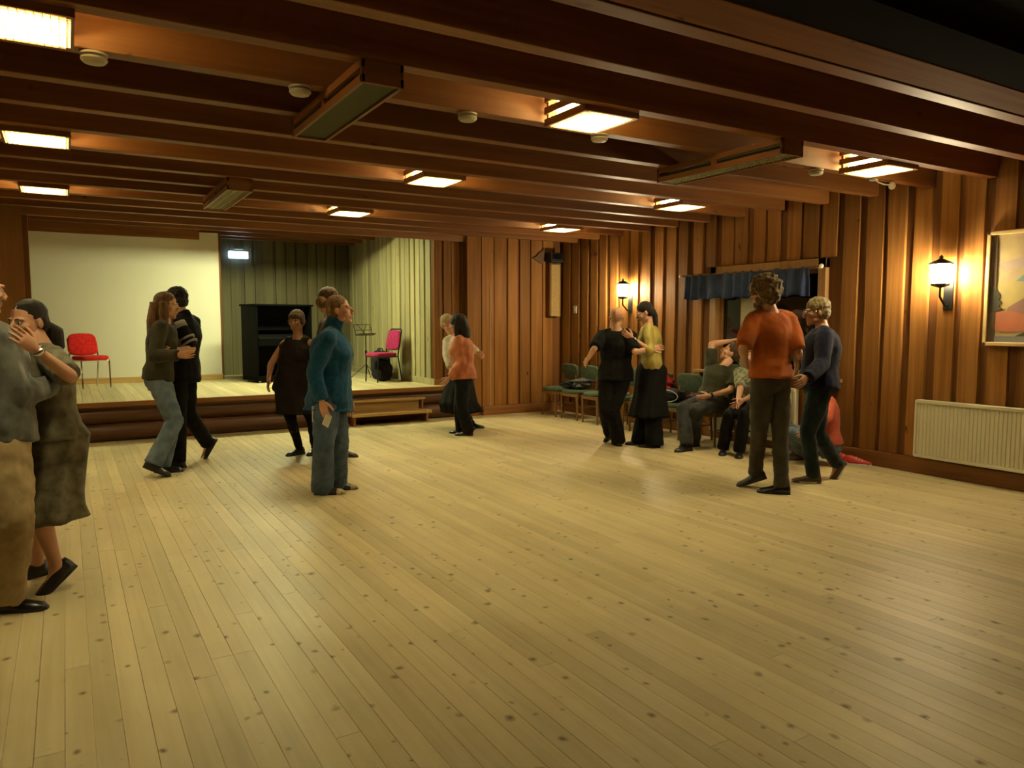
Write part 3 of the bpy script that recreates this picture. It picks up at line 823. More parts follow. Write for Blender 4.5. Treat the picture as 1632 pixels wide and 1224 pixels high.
REDS = plain('red_shoe', (.46, .03, .02), .5)
WSOLE = plain('white_sole', (.62, .58, .48), .5)
def sneaker(loc, rz, label):
    t = empty('sneaker', loc, R(rz), label, 'shoe', 'red sneakers on the floor')
    def sec(y, w, h, z0): return [(w*math.cos(a), y, z0 + h*max(0, math.sin(a)) if math.sin(a) > 0 else z0) for a in [2*math.pi*k/16 for k in range(16)]]
    up = MB().rings([sec(-.135, .02, .05, .018), sec(-.12, .034, .085, .018), sec(-.06, .037, .088, .018), sec(-.01, .038, .072, .018), sec(.06, .044, .05, .018), sec(.115, .038, .036, .018), sec(.14, .015, .02, .018)])
    up.build('upper', REDS, t, smooth=True)
    MB().rings([[(x, y, z) for x, y in ((-.032, -.135), (.032, -.135), (.040, -.03), (.047, .07), (.03, .14), (-.03, .14), (-.047, .07), (-.038, -.03))] for z in (0, .024)]).build('sole', WSOLE, t, bevel=.004)
    for y in (-.01, .02, .05):
        MB().tube([(-.03, y, .06 + (.03 - y) * .25), (0, y, .086 - y * .38), (.03, y, .06 + (.03 - y) * .25)], .004, 6).build('lace', WSOLE, t)
sneaker((7.09, 4.80, 0), -150, 'red sneaker with white sole on the floor by the wall, nearer the radiator')
sneaker((7.12, 4.96, 0), -165, 'red sneaker by the wall, closer to the sitting person in salmon')

o = MB().tube([(0, 0, .0), (.004, 0, .7), (-.003, 0, 1.4), (0, 0, 1.95)], .006, 6).build('wall_cable', PLASTIC_W)
o.location = (5.885, BY - .007, .146); tag(o, 'thin pale cable running down the back wall to the baseboard', 'cable')

# joints of every figure, metres in the room
PJ = {
'teal': {"hip":[1.953,6.38,0.892],"neck":[1.996,6.406,1.428],"head":[2.06,6.385,1.608],"shL":[2.09,6.601,1.372],"hpL":[1.991,6.46,0.892],"elL":[2.127,6.567,1.065],"wrL":[2.156,6.529,0.808],"knL":[2.009,6.318,0.473],"anL":[2.036,6.495,0.085],"ftL":[0.935,-0.356,0.0],"shR":[1.901,6.211,1.372],"hpR":[1.914,6.301,0.892],"elR":[1.768,6.194,1.091],"wrR":[1.812,6.13,0.842],"knR":[1.839,6.196,0.469],"anR":[1.876,6.382,0.085],"ftR":[0.9,-0.436,0.0],"f":[0.9,-0.436,0.0],"fs":[0.9,-0.436,0.0],"look":[0.868,-0.478,0.139]},
'piano': {"hip":[2.143,8.377,0.809],"neck":[2.223,8.378,1.31],"head":[2.217,8.401,1.512],"shL":[2.35,8.286,1.258],"hpL":[2.211,8.328,0.809],"elL":[2.458,8.477,1.062],"wrL":[2.637,8.624,1.146],"knL":[2.314,8.226,0.418],"anL":[2.401,8.43,0.081],"ftL":[-0.654,-0.757,0.0],"shR":[2.096,8.469,1.258],"hpR":[2.076,8.426,0.809],"elR":[1.92,8.367,1.046],"wrR":[1.852,8.204,0.874],"knR":[2.104,8.291,0.415],"anR":[2.233,8.475,0.081],"ftR":[-0.912,-0.409,0.0],"f":[-0.585,-0.811,0.0],"fs":[-0.585,-0.811,0.0],"look":[-0.621,-0.771,-0.139]},
'tan': {"hip":[2.562,8.351,0.98],"neck":[2.581,8.394,1.541],"head":[2.572,8.42,1.754],"shL":[2.534,8.227,1.483],"hpL":[2.537,8.262,0.98],"elL":[2.417,8.25,1.18],"wrL":[2.293,8.025,1.086],"knL":[2.576,8.18,0.527],"anL":[2.614,8.101,0.089],"ftL":[0.632,-0.775,0.0],"shR":[2.629,8.561,1.483],"hpR":[2.587,8.44,0.98],"elR":[2.529,8.578,1.173],"wrR":[2.516,8.85,1.156],"knR":[2.511,8.417,0.525],"anR":[2.533,8.319,0.089],"ftR":[-0.987,-0.159,0.0],"f":[-0.962,0.273,0.0],"fs":[-0.962,0.273,0.0],"look":[-0.967,0.185,-0.174]},
'coral': {"hip":[4.481,8.743,0.81],"neck":[4.478,8.793,1.309],"head":[4.436,8.834,1.473],"shL":[4.367,8.685,1.257],"hpL":[4.422,8.685,0.81],"elL":[4.388,8.637,0.971],"wrL":[4.231,8.67,0.788],"knL":[4.369,8.595,0.411],"anL":[4.537,8.739,0.08],"ftL":[-0.811,0.585,0.0],"shR":[4.589,8.9,1.257],"hpR":[4.541,8.8,0.81],"elR":[4.478,8.941,0.992],"wrR":[4.479,9.173,1.063],"knR":[4.422,8.77,0.416],"anR":[4.547,8.943,0.08],"ftR":[-0.697,0.717,0.0],"f":[-0.697,0.717,0.0],"fs":[-0.697,0.717,0.0],"look":[-0.694,0.715,-0.087]},
'blond': {"hip":[4.719,9.317,0.793],"neck":[4.66,9.401,1.297],"head":[4.601,9.455,1.489],"shL":[4.799,9.478,1.244],"hpL":[4.785,9.371,0.793],"elL":[5.018,9.672,1.188],"wrL":[5.081,9.464,1.066],"knL":[4.673,9.273,0.398],"anL":[4.917,9.355,0.082],"ftL":[0.757,-0.654,0.0],"shR":[4.522,9.324,1.244],"hpR":[4.654,9.264,0.793],"elR":[4.414,9.117,1.058],"wrR":[4.384,8.944,0.882],"knR":[4.594,9.129,0.397],"anR":[4.761,9.325,0.082],"ftR":[0.757,-0.654,0.0],"f":[0.632,-0.775,0.0],"fs":[0.487,-0.873,0.0],"look":[0.328,-0.945,0.0]},
'bald': {"hip":[5.668,7.061,0.87],"neck":[5.698,7.094,1.4],"head":[5.708,7.103,1.558],"shL":[5.578,7.205,1.346],"hpL":[5.603,7.121,0.87],"elL":[5.349,7.071,1.188],"wrL":[5.404,7.279,1.044],"knL":[5.52,7.052,0.446],"anL":[5.751,7.265,0.165],"ftL":[0.163,0.851,-0.5],"shR":[5.819,6.982,1.346],"hpR":[5.732,7.002,0.87],"elR":[5.713,6.765,1.154],"wrR":[5.969,6.75,1.187],"knR":[5.578,7.001,0.461],"anR":[5.745,7.096,0.085],"ftR":[0.356,0.935,0.0],"f":[0.68,0.733,0.0],"fs":[0.68,0.733,0.0],"look":[0.717,0.697,0.0]},
'yellow': {"hip":[6.137,6.947,0.934],"neck":[6.127,7.004,1.46],"head":[6.088,7.042,1.62],"shL":[6.01,6.89,1.405],"hpL":[6.075,6.886,0.934],"elL":[5.91,6.727,1.166],"wrL":[5.75,6.864,1.313],"knL":[6.055,6.826,0.502],"anL":[6.035,6.767,0.084],"ftL":[-0.811,0.585,0.0],"shR":[6.244,7.117,1.405],"hpR":[6.2,7.007,0.934],"elR":[6.263,7.259,1.134],"wrR":[6.25,7.513,1.167],"knR":[6.111,7.007,0.502],"anR":[6.025,7.007,0.084],"ftR":[-0.859,0.512,0.0],"f":[-0.697,0.717,0.0],"fs":[-0.697,0.717,0.0],"look":[-0.735,0.531,-0.423]},
'sman': {"hip":[6.78,6.537,0.542],"neck":[6.91,6.5,0.97],"head":[7.013,6.49,1.13],"shL":[6.98,6.345,0.914],"hpL":[6.807,6.45,0.542],"elL":[6.763,6.264,0.695],"wrL":[6.529,6.376,0.63],"knL":[6.362,6.411,0.47],"anL":[6.495,6.576,0.087],"ftL":[-0.982,0.188,0.0],"shR":[6.841,6.655,0.914],"hpR":[6.754,6.623,0.542],"elR":[6.845,6.663,1.232],"wrR":[7.101,6.597,1.272],"knR":[6.31,6.578,0.466],"anR":[6.2,6.389,0.087],"ftR":[-0.997,-0.073,0.0],"f":[-0.955,-0.295,0.0],"fs":[-0.912,-0.409,0.0],"look":[-0.547,0.671,0.5]},
'swoman': {"hip":[6.8,5.933,0.552],"neck":[6.799,5.973,0.963],"head":[6.8,5.988,1.122],"shL":[6.863,5.83,0.911],"hpL":[6.834,5.857,0.552],"elL":[6.653,5.712,0.743],"wrL":[6.454,5.8,0.626],"knL":[6.437,5.752,0.48],"anL":[6.441,5.81,0.081],"ftL":[-0.775,-0.632,0.0],"shR":[6.735,6.116,0.911],"hpR":[6.766,6.009,0.552],"elR":[6.572,5.938,0.744],"wrR":[6.392,5.808,0.636],"knR":[6.37,5.911,0.462],"anR":[6.419,6.032,0.081],"ftR":[-0.775,-0.632,0.0],"f":[-0.912,-0.409,0.0],"fs":[-0.912,-0.409,0.0],"look":[-0.909,-0.408,-0.087]},
'orange': {"hip":[5.339,4.483,1.02],"neck":[5.367,4.521,1.587],"head":[5.317,4.567,1.758],"shL":[5.198,4.569,1.529],"hpL":[5.246,4.493,1.02],"elL":[5.007,4.508,1.267],"wrL":[5.206,4.653,1.141],"knL":[5.226,4.496,0.553],"anL":[5.356,4.639,0.145],"ftL":[-0.655,0.674,-0.342],"shR":[5.535,4.473,1.529],"hpR":[5.432,4.474,1.02],"elR":[5.497,4.326,1.236],"wrR":[5.68,4.479,1.096],"knR":[5.386,4.404,0.547],"anR":[5.342,4.336,0.09],"ftR":[-0.697,0.717,0.0],"f":[0.102,0.995,0.0],"fs":[0.273,0.962,0.0],"look":[-0.159,0.983,-0.087]},
'navy': {"hip":[6.015,4.489,0.911],"neck":[6.065,4.511,1.446],"head":[6.021,4.551,1.598],"shL":[5.946,4.395,1.391],"hpL":[5.957,4.422,0.911],"elL":[5.8,4.308,1.129],"wrL":[5.566,4.281,1.016],"knL":[5.826,4.453,0.489],"anL":[5.964,4.483,0.085],"ftL":[-0.697,0.717,0.0],"shR":[6.184,4.626,1.391],"hpR":[6.072,4.556,0.911],"elR":[6.303,4.79,1.154],"wrR":[6.391,5.031,1.206],"knR":[6.034,4.504,0.473],"anR":[6.315,4.493,0.151],"ftR":[-0.631,0.121,-0.766],"f":[-0.757,0.654,0.0],"fs":[-0.697,0.717,0.0],"look":[-0.776,0.625,-0.087]},
'salmon': {"hip":[6.86,4.985,0.199],"neck":[6.831,5.052,0.72],"head":[6.811,5.083,0.918],"shL":[6.762,4.91,0.667],"hpL":[6.823,4.909,0.199],"elL":[6.535,4.774,0.531],"wrL":[6.306,4.801,0.436],"knL":[6.57,5.223,0.323],"anL":[6.886,5.315,0.082],"ftL":[-0.935,0.356,0.0],"shR":[6.9,5.195,0.667],"hpR":[6.897,5.061,0.199],"elR":[7.059,5.298,0.437],"wrR":[7.161,5.495,0.323],"knR":[6.68,5.36,0.36],"anR":[6.93,5.42,0.085],"ftR":[-0.9,0.436,0.0],"f":[-0.9,0.436,0.0],"fs":[-0.9,0.436,0.0],"look":[-0.935,0.356,0.0]},
'nman': {"hip":[-0.327,4.709,0.947],"neck":[-0.354,4.777,1.493],"head":[-0.372,4.805,1.669],"shL":[-0.395,4.942,1.436],"hpL":[-0.349,4.796,0.947],"elL":[-0.503,5.127,1.2],"wrL":[-0.438,5.134,1.459],"knL":[-0.398,4.716,0.505],"anL":[-0.46,4.831,0.087],"ftL":[1.0,-0.014,0.0],"shR":[-0.312,4.613,1.436],"hpR":[-0.305,4.621,0.947],"elR":[-0.235,4.589,1.128],"wrR":[-0.084,4.809,1.152],"knR":[-0.268,4.505,0.511],"anR":[-0.322,4.596,0.087],"ftR":[0.935,-0.356,0.0],"f":[0.97,0.245,0.0],"fs":[0.97,0.245,0.0],"look":[0.827,0.562,0.0]},
'nwoman': {"hip":[-0.083,4.957,0.862],"neck":[-0.12,5.028,1.364],"head":[-0.179,5.076,1.503],"shL":[-0.081,4.872,1.31],"hpL":[-0.077,4.872,0.862],"elL":[0.013,4.603,1.213],"wrL":[-0.134,4.466,1.367],"knL":[-0.17,4.8,0.475],"anL":[-0.1,4.83,0.14],"ftL":[-0.747,-0.335,-0.574],"shR":[-0.16,5.183,1.31],"hpR":[-0.09,5.042,0.862],"elR":[-0.223,5.442,1.17],"wrR":[-0.325,5.645,1.279],"knR":[-0.17,4.97,0.455],"anR":[-0.198,5.161,0.083],"ftR":[-0.912,-0.409,0.0],"f":[-0.997,-0.073,0.0],"fs":[-0.97,-0.245,0.0],"look":[-0.749,-0.655,-0.105]},
'jeans': {"hip":[0.776,8.194,0.943],"neck":[0.853,8.201,1.498],"head":[0.882,8.201,1.667],"shL":[0.914,8.36,1.442],"hpL":[0.808,8.279,0.943],"elL":[0.893,8.519,1.166],"wrL":[1.069,8.699,1.257],"knL":[0.899,8.213,0.504],"anL":[0.779,8.157,0.087],"ftL":[0.935,-0.356,0.0],"shR":[0.793,8.043,1.442],"hpR":[0.744,8.11,0.943],"elR":[0.727,7.881,1.175],"wrR":[0.914,7.691,1.19],"knR":[0.898,7.997,0.532],"anR":[0.688,7.927,0.155],"ftR":[0.872,-0.247,-0.423],"f":[0.935,-0.356,0.0],"fs":[0.935,-0.356,0.0],"look":[0.931,-0.354,-0.087]},
'black': {"hip":[1.049,8.536,0.997],"neck":[1.087,8.567,1.558],"head":[1.014,8.627,1.729],"shL":[0.973,8.436,1.5],"hpL":[0.995,8.461,0.997],"elL":[1.118,8.333,1.227],"wrL":[0.939,8.126,1.224],"knL":[0.971,8.397,0.535],"anL":[0.949,8.335,0.089],"ftL":[-0.811,0.585,0.0],"shR":[1.2,8.698,1.5],"hpR":[1.103,8.611,0.997],"elR":[1.044,8.766,1.222],"wrR":[0.926,9.009,1.182],"knR":[1.082,8.555,0.539],"anR":[1.292,8.733,0.187],"ftR":[-0.481,0.136,-0.866],"f":[-0.811,0.585,0.0],"fs":[-0.757,0.654,0.0],"look":[-0.803,0.58,-0.139]},
}
PH = {'teal': 1.76, 'piano': 1.66, 'tan': 1.84, 'coral': 1.64, 'blond': 1.68, 'bald': 1.74, 'yellow': 1.73, 'sman': 1.80, 'swoman': 1.66, 'orange': 1.86, 'navy': 1.76, 'salmon': 1.68, 'nman': 1.80, 'nwoman': 1.70, 'jeans': 1.80, 'black': 1.84}
# ------------------------------------------------------------------ people
def remesh(mb, voxel, smooth=4, fac=.5):
    me = bpy.data.meshes.new('tmp'); me.from_pydata(mb.v, [], mb.f); me.update()
    o = bpy.data.objects.new('tmp', me)
    sc = TMP; sc.collection.objects.link(o)
    r = o.modifiers.new('r', 'REMESH'); r.mode = 'VOXEL'; r.voxel_size = voxel; r.use_smooth_shade = True
    if smooth:
        s = o.modifiers.new('s', 'SMOOTH'); s.factor = fac; s.iterations = smooth
    vl = TMP.view_layers[0]
    with bpy.context.temp_override(scene=TMP, view_layer=vl):
        dg = bpy.context.evaluated_depsgraph_get()
    out = bpy.data.meshes.new_from_object(o.evaluated_get(dg))
    bpy.data.objects.remove(o); bpy.data.meshes.remove(me)
    return out
TMP = bpy.data.scenes.new('tmp')
def merge(parts):
    """[(mesh or MB, material index)] -> MB"""
    m = MB()
    for p, mi in parts:
        if isinstance(p, MB): m.add(p.v, p.f, mi)
        else:
            m.add([v.co[:] for v in p.vertices], [tuple(q.vertices) for q in p.polygons], mi); bpy.data.meshes.remove(p)
    return m
def wrinkle(me, amp, sc, seed=0, ax=(1, 1, 1)):
    n = len(me.vertices); co = [0.0] * (3 * n); no = [0.0] * (3 * n)
    me.vertices.foreach_get('co', co); me.vertices.foreach_get('normal', no); N_ = noise.noise
    a, b, c = sc * ax[0], sc * ax[1], sc * ax[2]
    for i in range(0, 3 * n, 3):
        x, y, z = co[i], co[i+1], co[i+2]
        q = amp * (N_((x*a + seed, y*b, z*c)) + .5 * N_((x*a*2.3, y*b*2.3 + seed, z*c*2.3)))
        co[i] = x + no[i]*q; co[i+1] = y + no[i+1]*q; co[i+2] = z + no[i+2]*q
    me.vertices.foreach_set('co', co); me.update()
def ell(c, lat, fr, rx, ry, n=18, p=1.0):
    return [c + lat * rx * math.cos(2*math.pi*k/n) + fr * ry * math.sin(2*math.pi*k/n) for k in range(n)]
def lerp_tab(tab, t):
    if t <= tab[0][0]: return tab[0][1:]
    for a, b in zip(tab, tab[1:]):
        if t <= b[0]:
            u = (t - a[0]) / (b[0] - a[0]); u = u*u*(3 - 2*u)
            return tuple(x + (y - x) * u for x, y in zip(a[1:], b[1:]))
    return tab[-1][1:]
TS = [(-.22,.075,.07),(-.12,.140,.110),(0,.170,.122),(.12,.163,.116),(.30,.138,.100),(.48,.148,.110),(.66,.166,.120),(.82,.168,.108),(.92,.135,.088),(1.0,.070,.066)]
def V(x): return Vector(x)
SKINS = {}
def skin_mat(name, c):
    m, nt, b, N, L = nodes_of('skin_' + name)
    b.inputs['Base Color'].default_value = (*c, 1); b.inputs['Roughness'].default_value = .5
    b.inputs['Subsurface Weight'].default_value = .1; b.inputs['Subsurface Radius'].default_value = (.01, .004, .002); b.inputs['Subsurface Scale'].default_value = .5
    return m
SK_FAIR = skin_mat('fair', (.56, .30, .19)); SK_MID = skin_mat('mid', (.44, .225, .135)); SK_TAN = skin_mat('tan', (.34, .165, .095))
LIP = plain('lips', (.36, .11, .085), .45); EYEW = plain('eye_white', (.55, .52, .47), .3); IRIS = plain('eye_iris', (.03, .022, .018), .15); BROW = plain('brow', (.10, .06, .035), .8)
def hair_mat(name, c1, c2):
    return cloth('hair_' + name, c1, c2, scale=22, rough=.55, bump=.5, sheen=.1, stretch=(3, 3, .5), contrast=.16)

def head_parts(J, k, beard=None):
    f = V(J['look']).normalized(); up = Vector((0, 0, 1)); lat = f.cross(up).normalized(); up = lat.cross(f)
    M = Matrix.Translation(V(J['head'])) @ Matrix(((lat.x, f.x, up.x, 0), (lat.y, f.y, up.y, 0), (lat.z, f.z, up.z, 0), (0, 0, 0, 1))) @ Matrix.Scale(k * 1.07, 4)
    h = MB()
    h.ball((0, -.016, .036), (.076, .096, .082), M=M); h.ball((0, .020, -.010), (.066, .070, .088), M=M)
    h.ball((0, .028, -.055), (.054, .058, .056), M=M); h.ball((0, .064, -.098), (.024, .022, .020), M=M)
    for s in (-1, 1):
        h.ball((s*.042, .052, -.022), (.024, .026, .022), M=M); h.ball((s*.076, -.010, -.012), (.009, .017, .027), M=M)
        h.ball((s*.034, .074, .020), (.026, .014, .009), M=M); h.ball((s*.012, .100, -.038), .010, M=M)
        h.ball((s*.045, .01, -.07), (.02, .035, .022), M=M)
    h.tube([(0, .082, .012), (0, .102, -.014), (0, .114, -.034)], [.009, .011, .0125], 8, M=M)
    h.ball((0, .074, -.066), (.026, .017, .018), M=M)
    hm = remesh(h, .0050 * k, 2, .4)
    nk = MB(); base = V(J['neck']); top = M @ Vector((0, -.02, -.045))
    nk.tube([base - Vector((0, 0, .05)), base, base.lerp(top, .5), top], [.066*k, .060*k, .054*k, .052*k], 14)
    parts = [(hm, 0)]
    e = MB(); w = MB(); b = MB(); l = MB()
    for s in (-1, 1):
        w.ball((s*.031, .0735, .002), (.0135, .0115, .0085), M=M); e.ball((s*.031, .0805, .002), (.006, .006, .0065), 8, 6, M=M)
        b.tube([(s*.016, .090, .019), (s*.032, .0885, .024), (s*.050, .074, .018)], [.0035, .004, .0025], 6, M=M)
    l.ball((0, .0865, -.061), (.021, .007, .0045), M=M); l.ball((0, .0855, -.070), (.018, .007, .0055), M=M)
    return M, parts, nk, [(w, 2), (e, 3), (b, 4), (l, 1)]

def hand_mb(wr, d, n, side, k, curl=.35):
    """palm, four unequal bent fingers and a thumb on the side of the palm"""
    d = d.normalized(); n = (n - d * n.dot(d)).normalized(); lat = d.cross(n) * side
    P = lambda a, b, c: wr + (d * a + lat * b + n * c) * k
    h = MB()
    def ring(a, w, t, b0=0, c0=0): return [P(a, b0 + w*math.cos(q), c0 + t*math.sin(q)) for q in [2*math.pi*i/14 for i in range(14)]]
    h.rings([ring(-.03, .026, .021), ring(0, .026, .019), ring(.03, .036, .018), ring(.065, .041, .016), ring(.088, .040, .013), ring(.097, .033, .009)])
    for b0, ln, r in ((.031, .066, .0082), (.0105, .077, .0086), (-.0105, .072, .0084), (-.031, .056, .0076)):
        a, c = .086, 0; an = curl * .5; pts = [P(a, b0, c)]
        for s_, cu in ((.44, curl), (.31, curl * 1.1), (.25, curl * .8)):
            a += ln * s_ * math.cos(an); c += ln * s_ * math.sin(an); pts.append(P(a, b0 * (1 + .10 * (a - .086) / .07), c)); an += cu
        h.tube(pts, [r*k, r*.97*k, r*.9*k, r*.72*k], 8)
        h.ball(pts[-1], r*.72*k, 8, 6)
    pts = [P(.018, .024, .006), P(.045, .050, .014), P(.070, .060, .022), P(.092, .064, .030)]
    h.tube(pts, [.013*k, .0115*k, .0098*k, .0078*k], 8); h.ball(pts[-1], .0078*k, 8, 6)
    return remesh(h, .0042 * k, 1)

def person(key, label, skin, top, bottom, shoes, hair, girth=1.0, bust=0, gx=1.0, extras=None, curl=.35, palms={}):
    J = {a: (V(b) if isinstance(b, list) else b) for a, b in PJ[key].items()}
    k = PH[key] / 1.75; g = girth
    hip, neck = J['hip'], J['neck']
    root = empty('person', (hip.x, hip.y, 0), 0, label, 'person')
    def put(mbx, name, mats, smooth=True):
        o = mbx.build(name, mats, root, smooth=smooth) if isinstance(mbx, MB) else None
        if o is None:
            for m_ in (mats if isinstance(mats, (list, tuple)) else [mats]): mbx.materials.append(m_)
            mbx.name = name
            o = bpy.data.objects.new(name, mbx); COL.objects.link(o); o.parent = root
            mbx.polygons.foreach_set('use_smooth', [True] * len(mbx.polygons))
        o.location = (-hip.x, -hip.y, 0)
        return o
    sp = neck - hip; L_ = sp.length; sd = sp / L_
    lh = (J['hpR'] - J['hpL']).normalized(); ls = (J['shR'] - J['shL']).normalized()
    def axes(t):
        a = lh.lerp(ls, min(1, max(0, t))).normalized(); a = (a - sd * a.dot(sd)).normalized()
        return a, sd.cross(a) if sd.cross(a).dot(J['fs']) > 0 else -sd.cross(a)
    def torso(mb, t0, t1, off=0, n=12, widen=None):
        rs = []
        for i in range(n + 1):
            t = t0 + (t1 - t0) * i / n; rx, ry = lerp_tab(TS, t); a, fr = axes(t)
            ww = widen(t) if widen else 0
            gg = g if t < .9 else 1 + (g - 1) * .4
            belly = (g - 1) * .10 * math.exp(-((t - .25) / .25) ** 2)
            rs.append(ell(hip + sd * (t * L_) + fr * belly * .5, a, fr, rx*k*gg*gx + off + ww*gx, ry*k*gg + off + ww * .8 + belly * .5))
        mb.rings(rs)
    def busts(mb, off):
        if bust:
            a, fr = axes(.62)
            for s in (-1, 1): mb.ball(hip + sd * (.62 * L_) + a * s * .075 * k + fr * (.085 * k * g), (.066*bust*k + off,) * 3)
    def arm(mb, s, r, off, frac=1.0, ballr=.062):
        sh, el, wr = J['sh' + s], J['el' + s], J['wr' + s]
        pts = []; rad = []
        tot = 2.0 * frac
        for u, rr in ((0, r[0]), (.5, r[1]), (.9, r[2]), (1.0, r[2]), (1.1, r[3]), (1.5, (r[3] + r[4]) * .5), (2.0, r[4])):
            if u > tot + 1e-6:
                pu, pr = last
                w = (tot - pu) / (u - pu); u, rr = tot, pr + (rr - pr) * w
            p = sh.lerp(el, u) if u <= 1 else el.lerp(wr, u - 1)
            pts.append(p); rad.append(rr*k + off); last = (u, rr)
            if u >= tot - 1e-6: break
        mb.tube(pts, rad, 12); mb.ball(sh, ballr*k + off)
        inner = neck.lerp(sh, .35) + Vector((0, 0, -.01*k))
        mb.tube([inner, neck.lerp(sh, .7) + Vector((0, 0, .002*k)), sh], [.054*k + off*.7, .054*k + off*.8, .054*k + off], 12)
        if tot > 1: mb.ball(el, r[2]*k + off)
    # --- skin body
    bd = MB(); torso(bd, -.2, 1.0, -.012)
    for s in 'LR':
        arm(bd, s, (.050, .047, .039, .041, .026), 0, ballr=.05)
        hp, kn, an = J['hp' + s], J['kn' + s], J['an' + s]
        bd.tube([hp, hp.lerp(kn, .45), kn, kn.lerp(an, .3), kn.lerp(an, .7), an], [.080*k*g, .076*k*g, .054*k, .055*k, .042*k, .036*k], 14)
        bd.ball(kn, .054*k); bd.ball(hp, .085*k*g); bd.ball(an, .038*k)
        ft = J['ft' + s].normalized()
        bd.tube([an, an + ft * .05*k - Vector((0, 0, .052*k)), an + ft * .13*k - Vector((0, 0, .066*k))], [.032*k, .020*k, .011*k], 10)
    M, hp_, nk, eyes = head_parts(J, k)
    bd.add(nk.v, nk.f)
    parts = [(remesh(bd, .0125 * k, 5), 0)] + hp_
    for s, sg in (('L', -1), ('R', 1)):
        d = J.get('hd' + s) or (J['wr' + s] - J['el' + s])
        d = d.normalized()
        n = V(palms[s]) if s in palms else (hip.lerp(neck, .6) - J['wr' + s])
        if n.cross(d).length < .05: n = n + Vector((0, 0, -.2))
        parts.append((hand_mb(J['wr' + s], d, n, sg, k, curl), 0))
    parts += eyes
    put(merge(parts), 'body', [skin, LIP, EYEW, IRIS, BROW])
    # --- lower garment
    if bottom:
        bt = bottom.get('type', 'trousers')
        if bt in ('trousers', 'both'):
            q = MB(); torso(q, -.24, bottom.get('waist', .22), .010, 9)
            for s in 'LR':
                hp, kn, an = J['hp' + s], J['kn' + s], J['an' + s]
                th = bottom.get('thigh', .092) * g; kr = bottom.get('knee', .070); hr = bottom.get('hem', .066)
                end = kn.lerp(an, bottom.get('len', 1.07))
                q.tube([hp, hp.lerp(kn, .35), hp.lerp(kn, .75), kn, kn.lerp(end, .35), kn.lerp(end, .7), end],
                       [th*1.04*k, th*k, (th + kr)*.52*k, kr*1.02*k, (kr*.6 + hr*.4)*k*1.02, (kr*.25 + hr*.75)*k, hr*k], 16)
                q.ball(hp, th*1.02*k); q.ball(kn, kr*1.0*k)
            me = remesh(q, .0125 * k, 4); wrinkle(me, bottom.get('wr', .007), 16, len(label), (1, 1, .8))
            put(me, bottom.get('name', 'trousers'), bottom['mat'])
        if bt in ('skirt', 'both'):
            sk = bottom; hz = sk['hem_z']; rs = []; n = 20; NS = 44
            cen_b = (J['anL'] + J['anR']) / 2; cen_b = Vector((cen_b.x, cen_b.y, 0)); sway = V(sk.get('sway', (0, 0, 0)))
            wst = hip + sd * (L_ * sk.get('waist', .25)); a, fr = axes(0); a = Vector((a.x, a.y, 0)).normalized(); fr = Vector((-a.y, a.x, 0))
            rw = lerp_tab(TS, sk.get('waist', .25))
            for i in range(n + 1):
                t = i / n; z = wst.z + (hz - wst.z) * t
                pts = []
                for s_ in 'LR':
                    hp, kn, an = J['hp' + s_], J['kn' + s_], J['an' + s_]
                    if z >= hp.z: pts.append(Vector((wst.x, wst.y, 0)).lerp(Vector((hp.x, hp.y, 0)), min(1, (wst.z - z) / max(.01, wst.z - hp.z))))
                    else:
                        A_, B_ = (hp, kn) if z > kn.z else (kn, an); q0 = A_.lerp(B_, min(1, max(0, (A_.z - z) / max(.01, A_.z - B_.z)))); pts.append(Vector((q0.x, q0.y, 0)))
                c = (pts[0] + pts[1]) / 2 + sway * t * t; c.z = z; spread = min(.20, (pts[0] - pts[1]).length / 2 + .105 * k)
                hipw = .19 * k * g * math.exp(-((z - hip.z) / .2) ** 2)
                rx = max(rw[0]*k*g + .018 + (sk['rx'] - rw[0]*k) * t ** .9, hipw * .98, spread); ry = max(rw[1]*k*g + .018 + (sk['ry'] - rw[1]*k) * t ** .9, hipw * .78, spread)
                ring = []
                for kk in range(NS):
                    q_ = 2*math.pi*kk/NS; rip = 1 + sk.get('rip', .07) * t * math.sin(q_ * sk.get('pl', 9) + 2 * math.sin(q_ * 2 + t))
                    ring.append(c + a*rx*rip*math.cos(q_) + fr*ry*rip*math.sin(q_))
                rs.append(ring)
            # closed cloth: outer and inner layer
            inn = [[p + (Vector((sum((x.x for x in r)) / NS, sum((x.y for x in r)) / NS, p.z)) - p) * .035 for p in r] for r in rs]
            m_ = MB(); m_.rings(rs + inn[::-1], cap=False)
            put(m_, sk.get('sname', 'skirt'), sk.get('smat', sk['mat']))
    # --- upper garment
    if top:
        q = MB(); off = top.get('off', .020); loose = top.get('loose', .012)
        hem = top.get('hem', -.16)
        wid = lambda t: loose * (1.0 if t < .7 else max(0, (1 - t) / .3)) + (max(0, -t) * top.get('flare', .12)) + (max(0, -.05 - t) * .25)
        torso(q, hem, top.get('neck_t', .985), off, 16, wid); busts(q, off)
        if top.get('collar'):
            q.tube([neck - Vector((0, 0, .04)), neck + (V(J['head']) - neck) * .12, neck + (V(J['head']) - neck) * top['collar']], [.085*k, .078*k, .072*k], 16)
        sl = top.get('sleeve', 1.0)
        if sl:
            for s in 'LR': arm(q, s, tuple(x + top.get('slw', 0) for x in (.053, .052, .046, .047, .036)), off * .7, sl, .055)
        else:
            for s in 'LR':
                sh = J['sh' + s]; q.tube([neck.lerp(sh, .3) - Vector((0, 0, .01)), neck.lerp(sh, .8)], [.062*k + .01, .060*k + .01], 12)
        me = remesh(q, .0125 * k, 4); wrinkle(me, top.get('wr', .006), 11, len(label), (1, 1, .7))
        put(me, top.get('name', 'shirt'), top['mat'])
